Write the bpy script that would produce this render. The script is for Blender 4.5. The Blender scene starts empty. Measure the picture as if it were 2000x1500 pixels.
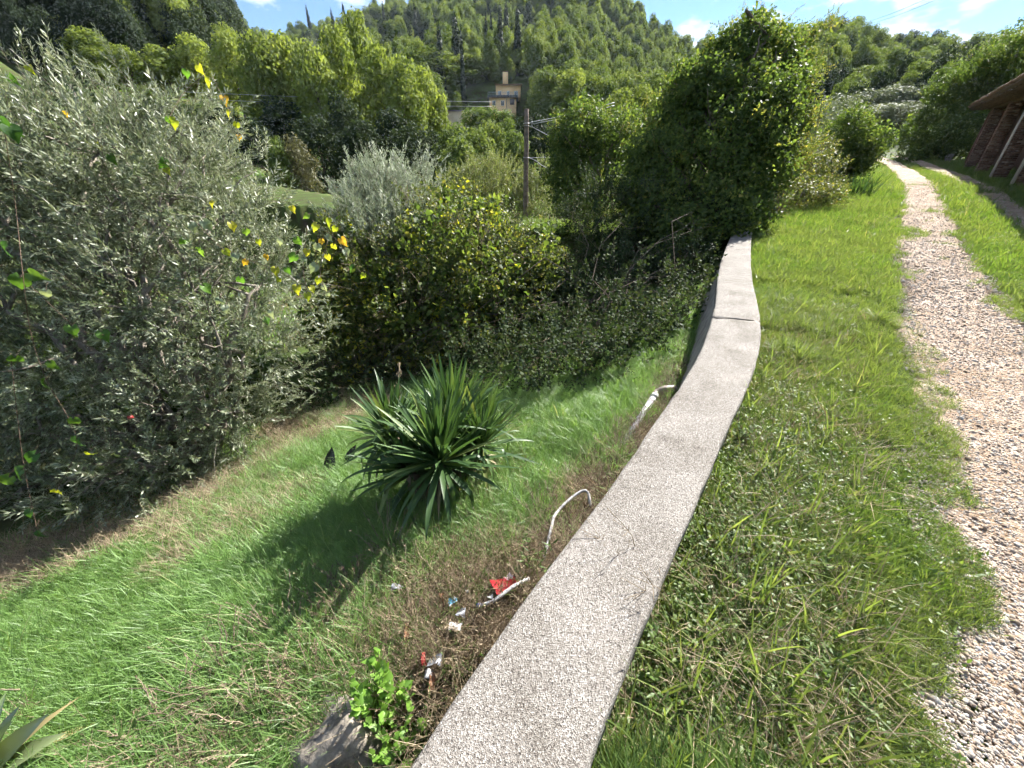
import bpy, math, random
import numpy as np
from mathutils import Vector

rng = np.random.default_rng(7)
random.seed(7)
SC = bpy.context.scene
COL = SC.collection

# ------------------------------------------------------------------ camera, sky, sun, exposure
PITCH = math.radians(29.2)
SP, CP, FPX = math.sin(PITCH), math.cos(PITCH), 752.0
CAMZ = 1.6
cam_d = bpy.data.cameras.new('camera')
cam_d.sensor_width = 36.0
cam_d.lens = FPX / 2000.0 * 36.0
cam_d.clip_start = 0.02
cam_d.clip_end = 4000.0
cam = bpy.data.objects.new('camera', cam_d)
cam.location = (0, 0, CAMZ)
cam.rotation_euler = (math.pi / 2 - PITCH, 0, 0)
COL.objects.link(cam)
SC.camera = cam

SUN_AZ, SUN_EL = math.radians(42.0), math.radians(36)
SUN_DIR = Vector((math.sin(SUN_AZ) * math.cos(SUN_EL), math.cos(SUN_AZ) * math.cos(SUN_EL), math.sin(SUN_EL)))
world = bpy.data.worlds.new('World')
SC.world = world
world.use_nodes = True
wn, wl = world.node_tree.nodes, world.node_tree.links
wn.clear()
w_out = wn.new('ShaderNodeOutputWorld')
w_bg = wn.new('ShaderNodeBackground'); w_bg.inputs['Strength'].default_value = 0.055
w_sky = wn.new('ShaderNodeTexSky'); w_sky.sky_type = 'NISHITA'; w_sky.sun_disc = False
w_sky.sun_elevation = SUN_EL; w_sky.sun_rotation = SUN_AZ
w_sky.air_density = 0.9; w_sky.dust_density = 0.0; w_sky.ozone_density = 5.0
w_tc = wn.new('ShaderNodeTexCoord')
w_map = wn.new('ShaderNodeMapping'); w_map.inputs['Scale'].default_value = (1.0, 1.0, 2.6)
w_map.inputs['Location'].default_value = (0.35, 0.2, 0.0)
w_noise = wn.new('ShaderNodeTexNoise'); w_noise.inputs['Scale'].default_value = 4.4
w_noise.inputs['Detail'].default_value = 9.0; w_noise.inputs['Roughness'].default_value = 0.56
w_ramp = wn.new('ShaderNodeValToRGB')
w_ramp.color_ramp.elements[0].position = 0.51; w_ramp.color_ramp.elements[0].color = (0, 0, 0, 1)
w_ramp.color_ramp.elements[1].position = 0.61; w_ramp.color_ramp.elements[1].color = (1, 1, 1, 1)
w_mix = wn.new('ShaderNodeMix'); w_mix.data_type = 'RGBA'
w_mix.inputs[7].default_value = (8.0, 8.2, 8.5, 1)
wl.new(w_tc.outputs['Generated'], w_map.inputs['Vector'])
wl.new(w_map.outputs['Vector'], w_noise.inputs['Vector'])
wl.new(w_noise.outputs['Fac'], w_ramp.inputs['Fac'])
wl.new(w_ramp.outputs['Color'], w_mix.inputs[0])
wl.new(w_sky.outputs['Color'], w_mix.inputs[6])
wl.new(w_mix.outputs[2], w_bg.inputs['Color'])
wl.new(w_bg.outputs['Background'], w_out.inputs['Surface'])

sun_d = bpy.data.lights.new('sun', 'SUN')
sun_d.energy = 5.0; sun_d.angle = math.radians(0.55); sun_d.color = (1.0, 0.965, 0.90)
sun = bpy.data.objects.new('sun', sun_d)
sun.rotation_euler = SUN_DIR.to_track_quat('Z', 'Y').to_euler()
sun.location = (20, 12, 25)
COL.objects.link(sun)

SC.view_settings.view_transform = 'Standard'
SC.view_settings.look = 'None'
SC.view_settings.exposure = 1.95
SC.view_settings.gamma = 1.0
SC.view_settings.use_curve_mapping = False
SC.cycles.max_bounces = 3
SC.cycles.diffuse_bounces = 2
SC.cycles.glossy_bounces = 1
SC.cycles.use_adaptive_sampling = True
SC.cycles.adaptive_threshold = 0.05
SC.cycles.light_sampling_threshold = 0.03
SC.cycles.adaptive_min_samples = 12
SC.cycles.transmission_bounces = 4
SC.cycles.transparent_max_bounces = 4
SC.cycles.caustics_reflective = False
SC.cycles.caustics_refractive = False
SC.cycles.use_denoising = True
SC.cycles.debug_use_spatial_splits = True


# ------------------------------------------------------------------ small maths
def ray(u, v):
    x = (u - 1000.0) / FPX; y = (750.0 - v) / FPX
    return np.array([x, CP + y * SP, -SP + y * CP])


def at(u, v, t):
    d = ray(u, v) * t
    d[2] += CAMZ
    return d


def smooth(a, b, x):
    t = np.clip((x - a) / (b - a), 0, 1)
    return t * t * (3 - 2 * t)


def _hash(ix, iy, seed):
    h = (ix * 374761393 + iy * 668265263 + seed * 1274126177) & 0xFFFFFFFF
    h = ((h ^ (h >> 13)) * 1274126177) & 0xFFFFFFFF
    return ((h ^ (h >> 16)) & 0xFFFF) / 65535.0


def vnoise(x, y, seed=0):
    x = np.asarray(x, float); y = np.asarray(y, float)
    ix = np.floor(x).astype(np.int64); iy = np.floor(y).astype(np.int64)
    fx = x - ix; fy = y - iy
    fx = fx * fx * (3 - 2 * fx); fy = fy * fy * (3 - 2 * fy)
    a = _hash(ix, iy, seed); b = _hash(ix + 1, iy, seed)
    c = _hash(ix, iy + 1, seed); d = _hash(ix + 1, iy + 1, seed)
    return (a * (1 - fx) + b * fx) * (1 - fy) + (c * (1 - fx) + d * fx) * fy


def fbm(x, y, seed=0, o=4):
    s = 0; a = 0.5
    for k in range(o):
        s = s + a * vnoise(np.asarray(x) * 2 ** k, np.asarray(y) * 2 ** k, seed + k); a *= 0.5
    return s


def resample(pts, step):
    pts = np.array(pts, float)
    # Catmull-Rom then even steps
    P = np.vstack([2 * pts[0] - pts[1], pts, 2 * pts[-1] - pts[-2]])
    out = []
    for i in range(1, len(P) - 2):
        for t in np.linspace(0, 1, 20, endpoint=False):
            a, b, c, d = P[i - 1], P[i], P[i + 1], P[i + 2]
            out.append(0.5 * ((2 * b) + (c - a) * t + (2 * a - 5 * b + 4 * c - d) * t * t + (3 * b - a - 3 * c + d) * t ** 3))
    out.append(pts[-1]); out = np.array(out)
    L = np.concatenate([[0], np.cumsum(np.linalg.norm(np.diff(out, axis=0), axis=1))])
    n = max(2, int(L[-1] / step) + 1)
    q = np.linspace(0, L[-1], n)
    return np.stack([np.interp(q, L, out[:, k]) for k in range(out.shape[1])], 1)


def poly_dist(x, y, line):
    """signed distance to a polyline, positive on its left."""
    x = np.asarray(x, float).ravel(); y = np.asarray(y, float).ravel()
    tang = np.gradient(line, axis=0); tang /= np.linalg.norm(tang, axis=1)[:, None]
    out = np.empty(len(x)); idx = np.empty(len(x), int)
    for k in range(0, len(x), 20000):
        dx = x[k:k + 20000, None] - line[None, :, 0]; dy = y[k:k + 20000, None] - line[None, :, 1]
        d2 = dx * dx + dy * dy
        j = d2.argmin(1); r = np.arange(len(j))
        px, py = dx[r, j], dy[r, j]
        cr = tang[j, 0] * py - tang[j, 1] * px
        al = tang[j, 0] * px + tang[j, 1] * py
        dd = np.sqrt(np.maximum(d2[r, j] - al * al, 0)) if False else np.sqrt(d2[r, j])
        out[k:k + 20000] = np.sign(cr) * dd; idx[k:k + 20000] = j
    return out, idx


# ------------------------------------------------------------------ the lie of the land
WALL_PTS = [(-2.6, -3.1), (-1.3, -1.35), (-0.40, -0.19), (-0.01, 0.435), (0.285, 0.84), (0.62, 1.27), (1.0, 1.8), (1.5, 2.47), (1.95, 3.15),
            (2.5, 4.15), (3.15, 5.5), (4.0, 7.1), (5.3, 9.45)]
_w = resample(WALL_PTS, 0.05)
for _k in range(60):      # iron out the small waves of the hand-set points
    _w[1:-1] = _w[1:-1] * .5 + (_w[:-2] + _w[2:]) * .25
WALL_PTS = [tuple(p) for p in _w[::8]] + [tuple(_w[-1])]
WALL_LINE = resample(WALL_PTS, 0.05)
EDGE_PTS = WALL_PTS + [(8.2, 13.4), (13.5, 20.5), (21.0, 30.0), (33, 44), (60, 75)]
EDGE_LINE = np.vstack([resample([(-9, -10), (-5.5, -6.6), (-2.6, -3.1)], 0.4)[:-1], resample(EDGE_PTS, 0.12)])
RUT1 = resample([(-4.2, -6.5), (-1.0, -2.8), (0.95, -0.8), (1.78, 0.35), (2.55, 1.3), (3.36, 2.2), (4.35, 3.35), (5.5, 4.72), (7.0, 6.6), (9.75, 9.8),
                 (13.1, 13.75), (17.2, 18.6), (22.5, 25.2), (28, 32.5), (33, 41)], 0.1)
S_DIR = np.array([0.656, 0.755])
prof_s = [-60, 0, 5, 12, 22, 40, 60, 90, 140]
prof_z = [-0.6, 0, 0.02, 0.30, 0.88, 1.50, 3.0, 6.0, 10]
ZTOP0 = 0.25

sky_az = np.array([-180, -120, -70, -48, -38, -30, -27, -23, -17, -11, 0, 8, 12, 16, 19, 23, 26.5, 30, 34, 38, 42, 46, 55, 80, 120, 180])
sky_tan = np.array([.10, .12, .22, .25, .27, .26, .200, .200, .222, .246, .275, .272, .245, .212, .192, .196, .203, .203, .196, .172, .150, .128, .12, .11, .10, .10])
sky_rc = np.array([200, 200, 130, 110, 110, 115, 230, 260, 260, 265, 270, 260, 250, 235, 215, 195, 185, 180, 175, 175, 175, 175, 180, 200, 200, 200])


def ground_z(x, y):
    shp = np.shape(x)
    x = np.asarray(x, float).ravel(); y = np.asarray(y, float).ravel()
    d, j = poly_dist(x, y, EDGE_LINE)
    s = x * S_DIR[0] + y * S_DIR[1]
    zr = np.interp(s, prof_s, prof_z)
    zr = zr + 0.05 * np.clip(-d - 7.0, 0, 40)
    # lower yard to the left
    dl = np.clip(d, 0, None)
    base = np.minimum(zr, 0.35)
    zl = base - 0.28 - 0.26 * np.minimum(dl, 4.6) - 0.05 * np.clip(dl - 4.6, 0, 8)
    # heap of rubble and dry straw against the wall near the camera
    q = (x + 0.30) ** 2 / 0.30 + (y - 1.0) ** 2 / 0.5
    zl = zl + 0.10 * np.exp(-q)
    r = np.hypot(x, y)
    far = smooth(12, 46, r)
    zl = zl * (1 - far) + (-0.95) * far
    # retaining edge: sharp along the wall, a bank beyond its end
    end = smooth(0, 3.0, (x - 5.3) * 0.5 + (y - 9.4) * 0.85)
    wd = 0.14 + 1.5 * end
    w = smooth(-wd, wd, -(d - 0.9 * end))
    z = zl * (1 - w) + zr * w
    # fine bumps
    z = z + (fbm(x * 1.3, y * 1.3, 3) - 0.47) * 0.10 / (1 + (r / 9.0) ** 2) * np.clip(np.abs(d) - 0.2, 0, 1)
    # hills all round
    az = np.degrees(np.arctan2(x, y))
    tan = np.interp(az, sky_az, sky_tan); rc = np.interp(az, sky_az, sky_rc)
    r0 = np.where(az > 33, 60.0, 46.0)
    r0 = 46 + 14 * smooth(28, 38, az)
    zc = (tan + np.interp(az, [-60, -45, -30, -27, -21, -16, 10, 16, 24], [.0, .02, .02, .006, .008, .028, .030, .012, .0])) * rc - 6.0
    t = np.clip((r - r0) / (rc - r0), 0, 1)
    hz = zc * t ** 1.45 + 1.8 * smooth(0, .1, t)
    after = np.clip((r - rc) / 150.0, 0, 1)
    hz = hz * (1 - 0.55 * smooth(0, 1, after))
    hz = hz + (fbm(x * .03, y * .03, 11) - .47) * 10 * smooth(60, 140, r)
    z = z * (1 - smooth(60, 120, r)) + hz * smooth(r0, r0 + 4, r)
    # levelled ground in front of the house on the hillside
    cap = CAMZ + 0.086 * r
    wc = smooth(10, 7, np.abs(az + 2.0)) * smooth(128, 122, r) if False else (1 - smooth(7, 10, np.abs(az + 2.0))) * (1 - smooth(121, 128, r))
    z = np.where(z > cap, z + (cap - z) * wc, z)
    return z.reshape(shp)


def gz(x, y):
    return float(ground_z(np.array([x]), np.array([y]))[0])


def hit(u, v, tmax=60.0):
    """where the sight line through a spot of the photograph meets the ground"""
    d = ray(u, v)
    t = np.geomspace(0.4, tmax, 900)
    z = CAMZ + d[2] * t - ground_z(d[0] * t, d[1] * t)
    k = np.argmax(z < 0)
    if not (z < 0).any():
        k = len(t) - 1
    tt = t[k]
    return np.array([d[0] * tt, d[1] * tt, gz(d[0] * tt, d[1] * tt)])


# ------------------------------------------------------------------ mesh helpers
def mk_mesh(name, V, F, var=None, mats=(), mat_idx=None, smooth_shade=False):
    """V (n,3); F (m,3) or (m,4) int, or a list of such arrays."""
    me = bpy.data.meshes.new(name)
    Fs = F if isinstance(F, list) else [F]
    Fs = [np.asarray(f, np.int32) for f in Fs if len(f)]
    V = np.asarray(V, np.float32)
    me.vertices.add(len(V)); me.vertices.foreach_set('co', V.ravel())
    nl = sum(f.size for f in Fs); nf = sum(len(f) for f in Fs)
    me.loops.add(nl); me.polygons.add(nf)
    me.loops.foreach_set('vertex_index', np.concatenate([f.ravel() for f in Fs]))
    starts = []; o = 0
    for f in Fs:
        k = f.shape[1]; starts.append(o + np.arange(len(f)) * k); o += f.size
    me.polygons.foreach_set('loop_start', np.concatenate(starts).astype(np.int32))
    if mat_idx is not None:
        me.polygons.foreach_set('material_index', np.asarray(mat_idx, np.int32))
    if smooth_shade:
        me.polygons.foreach_set('use_smooth', np.ones(nf, bool))
    for m in mats:
        me.materials.append(m)
    me.update(calc_edges=True)
    if var is not None:
        a = me.attributes.new('var', 'FLOAT', 'POINT')
        a.data.foreach_set('value', np.asarray(var, np.float32))
    me.validate()
    return me


def link(name, data, parent=None, loc=None, label=None, cat=None, group=None, kind=None):
    o = bpy.data.objects.new(name, data)
    COL.objects.link(o)
    if parent is not None:
        o.parent = parent
        if loc is None and data is not None and False:
            pass
    if loc is not None:
        o.location = loc
    if label: o['label'] = label
    if cat: o['category'] = cat
    if group: o['group'] = group
    if kind: o['kind'] = kind
    return o


def thing(name, label, cat, loc, group=None, rz=0.0):
    o = link(name, None, loc=tuple(float(c) for c in loc), label=label, cat=cat, group=group)
    o.empty_display_size = 0.2
    o.rotation_euler = (0, 0, rz)
    return o


class MB:
    """collects geometry for one mesh, in world or local coordinates"""
    def __init__(s):
        s.V = []; s.T = []; s.Q = []; s.var = []; s.n = 0

    def add(s, V, T=None, Q=None, var=0.5):
        V = np.asarray(V, float)
        s.V.append(V)
        if T is not None and len(T): s.T.append(np.asarray(T, int) + s.n)
        if Q is not None and len(Q): s.Q.append(np.asarray(Q, int) + s.n)
        s.var.append(np.full(len(V), var) if np.isscalar(var) else np.asarray(var))
        s.n += len(V)

    def box(s, lo, hi, var=0.5, rot=0.0, bevel=0.0):
        lo = np.array(lo, float); hi = np.array(hi, float)
        c = (lo + hi) / 2; h = (hi - lo) / 2
        if bevel <= 0:
            V = np.array([[x, y, z] for z in (-1, 1) for y in (-1, 1) for x in (-1, 1)]) * h
            Q = [(0, 2, 3, 1), (4, 5, 7, 6), (0, 1, 5, 4), (2, 6, 7, 3), (0, 4, 6, 2), (1, 3, 7, 5)]
        else:
            b = bevel; V = []; Q = []
            for z, k in ((-h[2], 0), (h[2], 0)):
                pass
            ring = lambda ix, z: [[-h[0] + ix, -h[1] + ix, z], [h[0] - ix, -h[1] + ix, z], [h[0] - ix, h[1] - ix, z], [-h[0] + ix, h[1] - ix, z]]
            V = np.array(ring(b, -h[2]) + ring(0, -h[2] + b) + ring(0, h[2] - b) + ring(b, h[2]))
            Q = [(3, 2, 1, 0), (12, 13, 14, 15)]
            for k in range(3):
                for i in range(4):
                    j = (i + 1) % 4
                    Q.append((4 * k + i, 4 * k + j, 4 * k + 4 + j, 4 * k + 4 + i))
        if rot:
            cs, sn = math.cos(rot), math.sin(rot)
            V = V @ np.array([[cs, sn, 0], [-sn, cs, 0], [0, 0, 1]])
        s.add(V + c, Q=Q, var=var)

    def tube(s, P, R, n=6, var=0.5, cap=True):
        P = np.asarray(P, float); R = np.broadcast_to(np.asarray(R, float), (len(P),))
        tg = np.gradient(P, axis=0); tg /= np.linalg.norm(tg, axis=1)[:, None] + 1e-9
        ref = np.array([0.31, 0.17, 0.93]) if abs(tg[0][2]) < 0.85 else np.array([1, 0.2, 0.1])
        a = np.cross(tg, ref); a /= np.linalg.norm(a, axis=1)[:, None] + 1e-9
        b = np.cross(tg, a)
        th = np.linspace(0, 2 * np.pi, n, endpoint=False)
        V = P[:, None] + R[:, None, None] * (np.cos(th)[None, :, None] * a[:, None] + np.sin(th)[None, :, None] * b[:, None])
        V = V.reshape(-1, 3)
        Q = []
        for i in range(len(P) - 1):
            for k in range(n):
                l = (k + 1) % n
                Q.append((i * n + k, i * n + l, (i + 1) * n + l, (i + 1) * n + k))
        T = []
        if cap:
            V = np.vstack([V, P[0], P[-1]]); m = len(P) * n
            for k in range(n):
                l = (k + 1) % n
                T.append((l, k, m)); T.append(((len(P) - 1) * n + k, (len(P) - 1) * n + l, m + 1))
        s.add(V, T=T, Q=Q, var=var)

    def mesh(s, name, mat, smooth_shade=False, origin=None):
        V = np.vstack(s.V)
        if origin is not None: V = V - np.asarray(origin)
        F = []
        if s.T: F.append(np.vstack(s.T))
        if s.Q: F.append(np.vstack(s.Q))
        return mk_mesh(name, V, F, np.concatenate(s.var), [mat], smooth_shade=smooth_shade)

    def build(s, name, mat, parent=None, smooth_shade=False, **kw):
        """world coordinates; under a parent the vertices become relative to it (parents are only moved)"""
        org = np.array(parent.location) if parent is not None else None
        o = None
        if parent is None:
            V = np.vstack(s.V); org = np.array([V[:, 0].mean(), V[:, 1].mean(), V[:, 2].min()])
            o = link(name, s.mesh(name, mat, smooth_shade, org), loc=tuple(org), **kw)
        else:
            p = parent
            while p.parent is not None:
                p = p.parent; org = org + np.array(p.location)
            o = link(name, s.mesh(name, mat, smooth_shade, org), parent, **kw)
        return o


def basis_from(D, roll=None):
    """(n,3,3) rotation matrices whose columns are x, y, z with z along D"""
    D = D / (np.linalg.norm(D, axis=1)[:, None] + 1e-9)
    ref = np.where(np.abs(D[:, 2:3]) < 0.9, np.array([[0., 0., 1.]]), np.array([[1., 0., 0.]]))
    x = np.cross(ref, D); x /= np.linalg.norm(x, axis=1)[:, None] + 1e-9
    y = np.cross(D, x)
    if roll is not None:
        c, s = np.cos(roll)[:, None], np.sin(roll)[:, None]
        x, y = c * x + s * y, -s * x + c * y
    return np.stack([x, y, D], 2)


class Tmpl:
    def __init__(s, V, T, var, stem=None):
        s.V = np.asarray(V, float); s.T = np.asarray(T, int); s.var = np.asarray(var, float)
        s.stem = np.asarray(stem if stem is not None else np.zeros(len(s.V)), float)


def leaf_verts(kind, L, W, fold=0.25, curl=0.0):
    """leaf in local space: grows along +Z, width along X, normal along +Y"""
    if kind == 'lance':
        V = [(0, 0, 0), (-W / 2, fold * W * .5, L * .45), (0, curl * L, L), (W / 2, fold * W * .5, L * .45)]
        T = [(0, 2, 1), (0, 3, 2)]
    elif kind == 'ovate':
        V = [(0, 0, 0), (-W * .5, fold * W * .4, L * .3), (-W * .33, fold * W * .3 + curl * L * .4, L * .68), (0, curl * L, L),
             (W * .33, fold * W * .3 + curl * L * .4, L * .68), (W * .5, fold * W * .4, L * .3)]
        T = [(0, 2, 1), (0, 3, 2), (0, 4, 3), (0, 5, 4)]
    elif kind == 'heart':
        V = [(0, 0, 0), (-W * .3, 0.02 * W, -L * .13), (-W * .52, fold * W * .3, L * .18), (-W * .36, fold * W * .22 + curl * L * .4, L * .55), (0, curl * L, L * .95),
             (W * .36, fold * W * .22 + curl * L * .4, L * .55), (W * .52, fold * W * .3, L * .18), (W * .3, 0.02 * W, -L * .13), (0, -.03 * L, L * .45)]
        T = [(0, 2, 1), (0, 8, 2), (8, 3, 2), (8, 4, 3), (8, 5, 4), (8, 6, 5), (0, 6, 8), (0, 7, 6)]
    return np.array(V, float), np.array(T, int)


def compose(parts):
    V = []; T = []; var = []; n = 0
    for (v, t, a) in parts:
        V.append(v); T.append(np.asarray(t) + n); var.append(np.full(len(v), a)); n += len(v)
    return Tmpl(np.vstack(V), np.vstack(T), np.concatenate(var))


def stem_prism(P, r):
    """three-sided stem as triangles, marked by var < 0"""
    m = MB(); m.tube(P, r, 3, cap=False)
    V = np.vstack(m.V); Q = np.vstack(m.Q)
    return V, np.vstack([Q[:, [0, 1, 2]], Q[:, [0, 2, 3]]])


def rotm(axis, a):
    axis = np.asarray(axis, float); axis = axis / np.linalg.norm(axis)
    c, s = math.cos(a), math.sin(a); x, y, z = axis; C = 1 - c
    return np.array([[c + x * x * C, x * y * C - z * s, x * z * C + y * s], [y * x * C + z * s, c + y * y * C, y * z * C - x * s],
                     [z * x * C - y * s, z * y * C + x * s, c + z * z * C]])


def twig(kind, n_leaf, length, L, W, ang, rnd, bend=0.15, r=0.0022, fold=.25, pairs=True, jit=.35):
    """a leafy shoot growing along +Z; stems carry var = -1"""
    parts = []
    k = 3
    zz = np.linspace(0, length, k)
    P = np.stack([bend * length * (zz / length) ** 2, np.zeros(k), zz], 1)
    sv, st = stem_prism(P, np.linspace(r, r * .5, k))
    parts.append((sv, st, -1.0))
    for i in range(n_leaf):
        f = (i // 2 + .6) / (n_leaf / 2 + .3) if pairs else (i + .6) / n_leaf
        z = length * min(f, 1); base = np.array([bend * length * (z / length) ** 2, 0, z])
        v, t = leaf_verts(kind, L * rnd.uniform(.65, 1.15), W * rnd.uniform(.75, 1.2), fold, rnd.uniform(-.12, .08))
        az = (i % 2) * math.pi + (i // 2) * 1.4 + rnd.uniform(-.5, .5) if pairs else i * 2.4 + rnd.uniform(-.4, .4)
        tip = ang * (1.0 if f < .85 else .5) + rnd.uniform(-jit, jit)
        R = rotm((0, 0, 1), az) @ rotm((1, 0, 0), -tip) @ rotm((0, 0, 1), rnd.uniform(-.6, .6))
        parts.append((v @ R.T + base, t, rnd.uniform(0, 1)))
    return compose(parts)


def cluster(kind, n, rad, L, W, rnd, out=.6, fold=.2):
    """loose ball of leaves whose faces look mostly along +Z"""
    parts = []
    for i in range(n):
        p = np.array([rnd.gauss(0, 1) * rad * .5, rnd.gauss(0, 1) * rad * .5, rnd.uniform(-1, .6) * rad * .5])
        v, t = leaf_verts(kind, L * rnd.uniform(.6, 1.2), W * rnd.uniform(.6, 1.2), fold, rnd.uniform(-.15, .1))
        nrm = np.array([rnd.gauss(0, 1), rnd.gauss(0, 1), rnd.gauss(0, 1)]) * (1 - out) + np.array([0, 0, out])
        R = basis_from(nrm[None])[0]            # columns x,y,z ; z is the normal
        M = np.stack([R[:, 0], R[:, 2], R[:, 1]], 1)   # leaf x, normal(y), growth(z)
        M = rotm(nrm, rnd.uniform(0, 6.28)) @ M
        parts.append((v @ M.T + p, t, rnd.uniform(0, 1)))
    return compose(parts)


def stamp(tmpls, P, D, scale, roll=None, vbase=None, vmix=.45, pick=None):
    """stamps templates at P along D -> V, T, var"""
    n = len(P)
    roll = rng.uniform(0, 6.283, n) if roll is None else roll
    vbase = rng.uniform(0, 1, n) if vbase is None else vbase
    pick = rng.integers(0, len(tmpls), n) if pick is None else pick
    R = basis_from(D, roll)
    Vs, Ts, As = [], [], []; off = 0
    for k, tm in enumerate(tmpls):
        I = np.nonzero(pick == k)[0]
        if not len(I): continue
        V = np.einsum('nij,vj->nvi', R[I], tm.V) * np.asarray(scale)[I, None, None] + P[I, None, :]
        m = len(tm.V)
        T = tm.T[None] + (np.arange(len(I)) * m)[:, None, None] + off
        a = np.where(tm.var[None] < 0, -1.0, np.clip(tm.var[None] * (1 - vmix) + vbase[I, None] * vmix, 0, 1))
        Vs.append(V.reshape(-1, 3)); Ts.append(T.reshape(-1, 3)); As.append(a.ravel()); off += len(I) * m
    return np.vstack(Vs), np.vstack(Ts), np.concatenate(As)


def sample_blobs(blobs, n, inner=.45, floor=None):
    """points in the shells of several balls, away from the inside of the others; returns points and outward directions"""
    C = np.array([b[:3] for b in blobs]); Rr = np.array([b[3] for b in blobs])
    w = Rr ** 2.0; w = w / w.sum()
    P = np.zeros((0, 3)); D = np.zeros((0, 3))
    tries = 0
    while len(P) < n and tries < 30:
        tries += 1
        m = int((n - len(P)) * 1.6) + 50
        k = rng.choice(len(blobs), m, p=w)
        d = rng.normal(size=(m, 3)); d /= np.linalg.norm(d, axis=1)[:, None]
        f = rng.uniform(inner ** 3, 1, m) ** (1 / 3.) * (1 + .10 * rng.normal(size=m))
        lump = 1 + .22 * (fbm(d[:, 0] * 2.2 + k * 7.1 + d[:, 2] * 1.3, d[:, 1] * 2.2 + d[:, 2] * 2.0, 23, 3) - .47) * 2
        p = C[k] + d * (Rr[k] * f * lump)[:, None]
        dd = np.linalg.norm(p[:, None] - C[None], axis=2) / Rr[None]
        ok = (dd.min(1) > inner * .8)
        if floor is not None:
            ok &= p[:, 2] > ground_z(p[:, 0], p[:, 1]) + floor
        P = np.vstack([P, p[ok]]); D = np.vstack([D, d[ok]])
    return P[:n], D[:n]


# ------------------------------------------------------------------ materials
def new_mat(name):
    m = bpy.data.materials.new(name); m.use_nodes = True
    m.node_tree.nodes.clear()
    return m, m.node_tree.nodes, m.node_tree.links


def ramp(N, stops, fac=None, L=None):
    r = N.new('ShaderNodeValToRGB'); e = r.color_ramp.elements
    while len(e) < len(stops): e.new(0.5)
    for k, (p, c) in enumerate(stops):
        e[k].position = p; e[k].color = (c[0], c[1], c[2], 1)
    if fac is not None: L.new(fac, r.inputs['Fac'])
    return r


def leaf_mat(name, stops, trans=.35, tcol=1.6, rough=.45, spec=.4, stem=(.10, .07, .045), rnd=.35, ttint=(1.1, 1.08, .55)):
    """two-sided leaf: sheen on top, light through the blade; colour varies leaf by leaf"""
    m, N, L = new_mat(name)
    out = N.new('ShaderNodeOutputMaterial')
    at_ = N.new('ShaderNodeAttribute'); at_.attribute_name = 'var'
    oi = N.new('ShaderNodeObjectInfo')
    mul = N.new('ShaderNodeMath'); mul.operation = 'MULTIPLY_ADD'
    mul.inputs[1].default_value = 1 - rnd
    L.new(at_.outputs['Fac'], mul.inputs[0])
    mm = N.new('ShaderNodeMath'); mm.operation = 'MULTIPLY'; mm.inputs[1].default_value = rnd
    L.new(oi.outputs['Random'], mm.inputs[0]); L.new(mm.outputs[0], mul.inputs[2])
    rp = ramp(N, stops, mul.outputs[0], L)
    lt = N.new('ShaderNodeMath'); lt.operation = 'LESS_THAN'; lt.inputs[1].default_value = -0.5
    L.new(at_.outputs['Fac'], lt.inputs[0])
    mx = N.new('ShaderNodeMix'); mx.data_type = 'RGBA'
    L.new(lt.outputs[0], mx.inputs[0]); L.new(rp.outputs['Color'], mx.inputs[6]); mx.inputs[7].default_value = (*stem, 1)
    pb = N.new('ShaderNodeBsdfPrincipled')
    pb.inputs['Roughness'].default_value = rough
    pb.inputs['Specular IOR Level'].default_value = spec
    L.new(mx.outputs[2], pb.inputs['Base Color'])
    tr = N.new('ShaderNodeBsdfTranslucent')
    tm = N.new('ShaderNodeMix'); tm.data_type = 'RGBA'; tm.blend_type = 'MULTIPLY'; tm.inputs[0].default_value = 1
    L.new(mx.outputs[2], tm.inputs[6]); tm.inputs[7].default_value = (ttint[0] * tcol, ttint[1] * tcol, ttint[2] * tcol, 1)
    L.new(tm.outputs[2], tr.inputs['Color'])
    ms = N.new('ShaderNodeMixShader')
    f = N.new('ShaderNodeMath'); f.operation = 'MULTIPLY_ADD'; f.inputs[1].default_value = -trans; f.inputs[2].default_value = trans
    L.new(lt.outputs[0], f.inputs[0]); L.new(f.outputs[0], ms.inputs['Fac'])
    L.new(pb.outputs[0], ms.inputs[1]); L.new(tr.outputs[0], ms.inputs[2])
    L.new(ms.outputs[0], out.inputs['Surface'])
    return m


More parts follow.
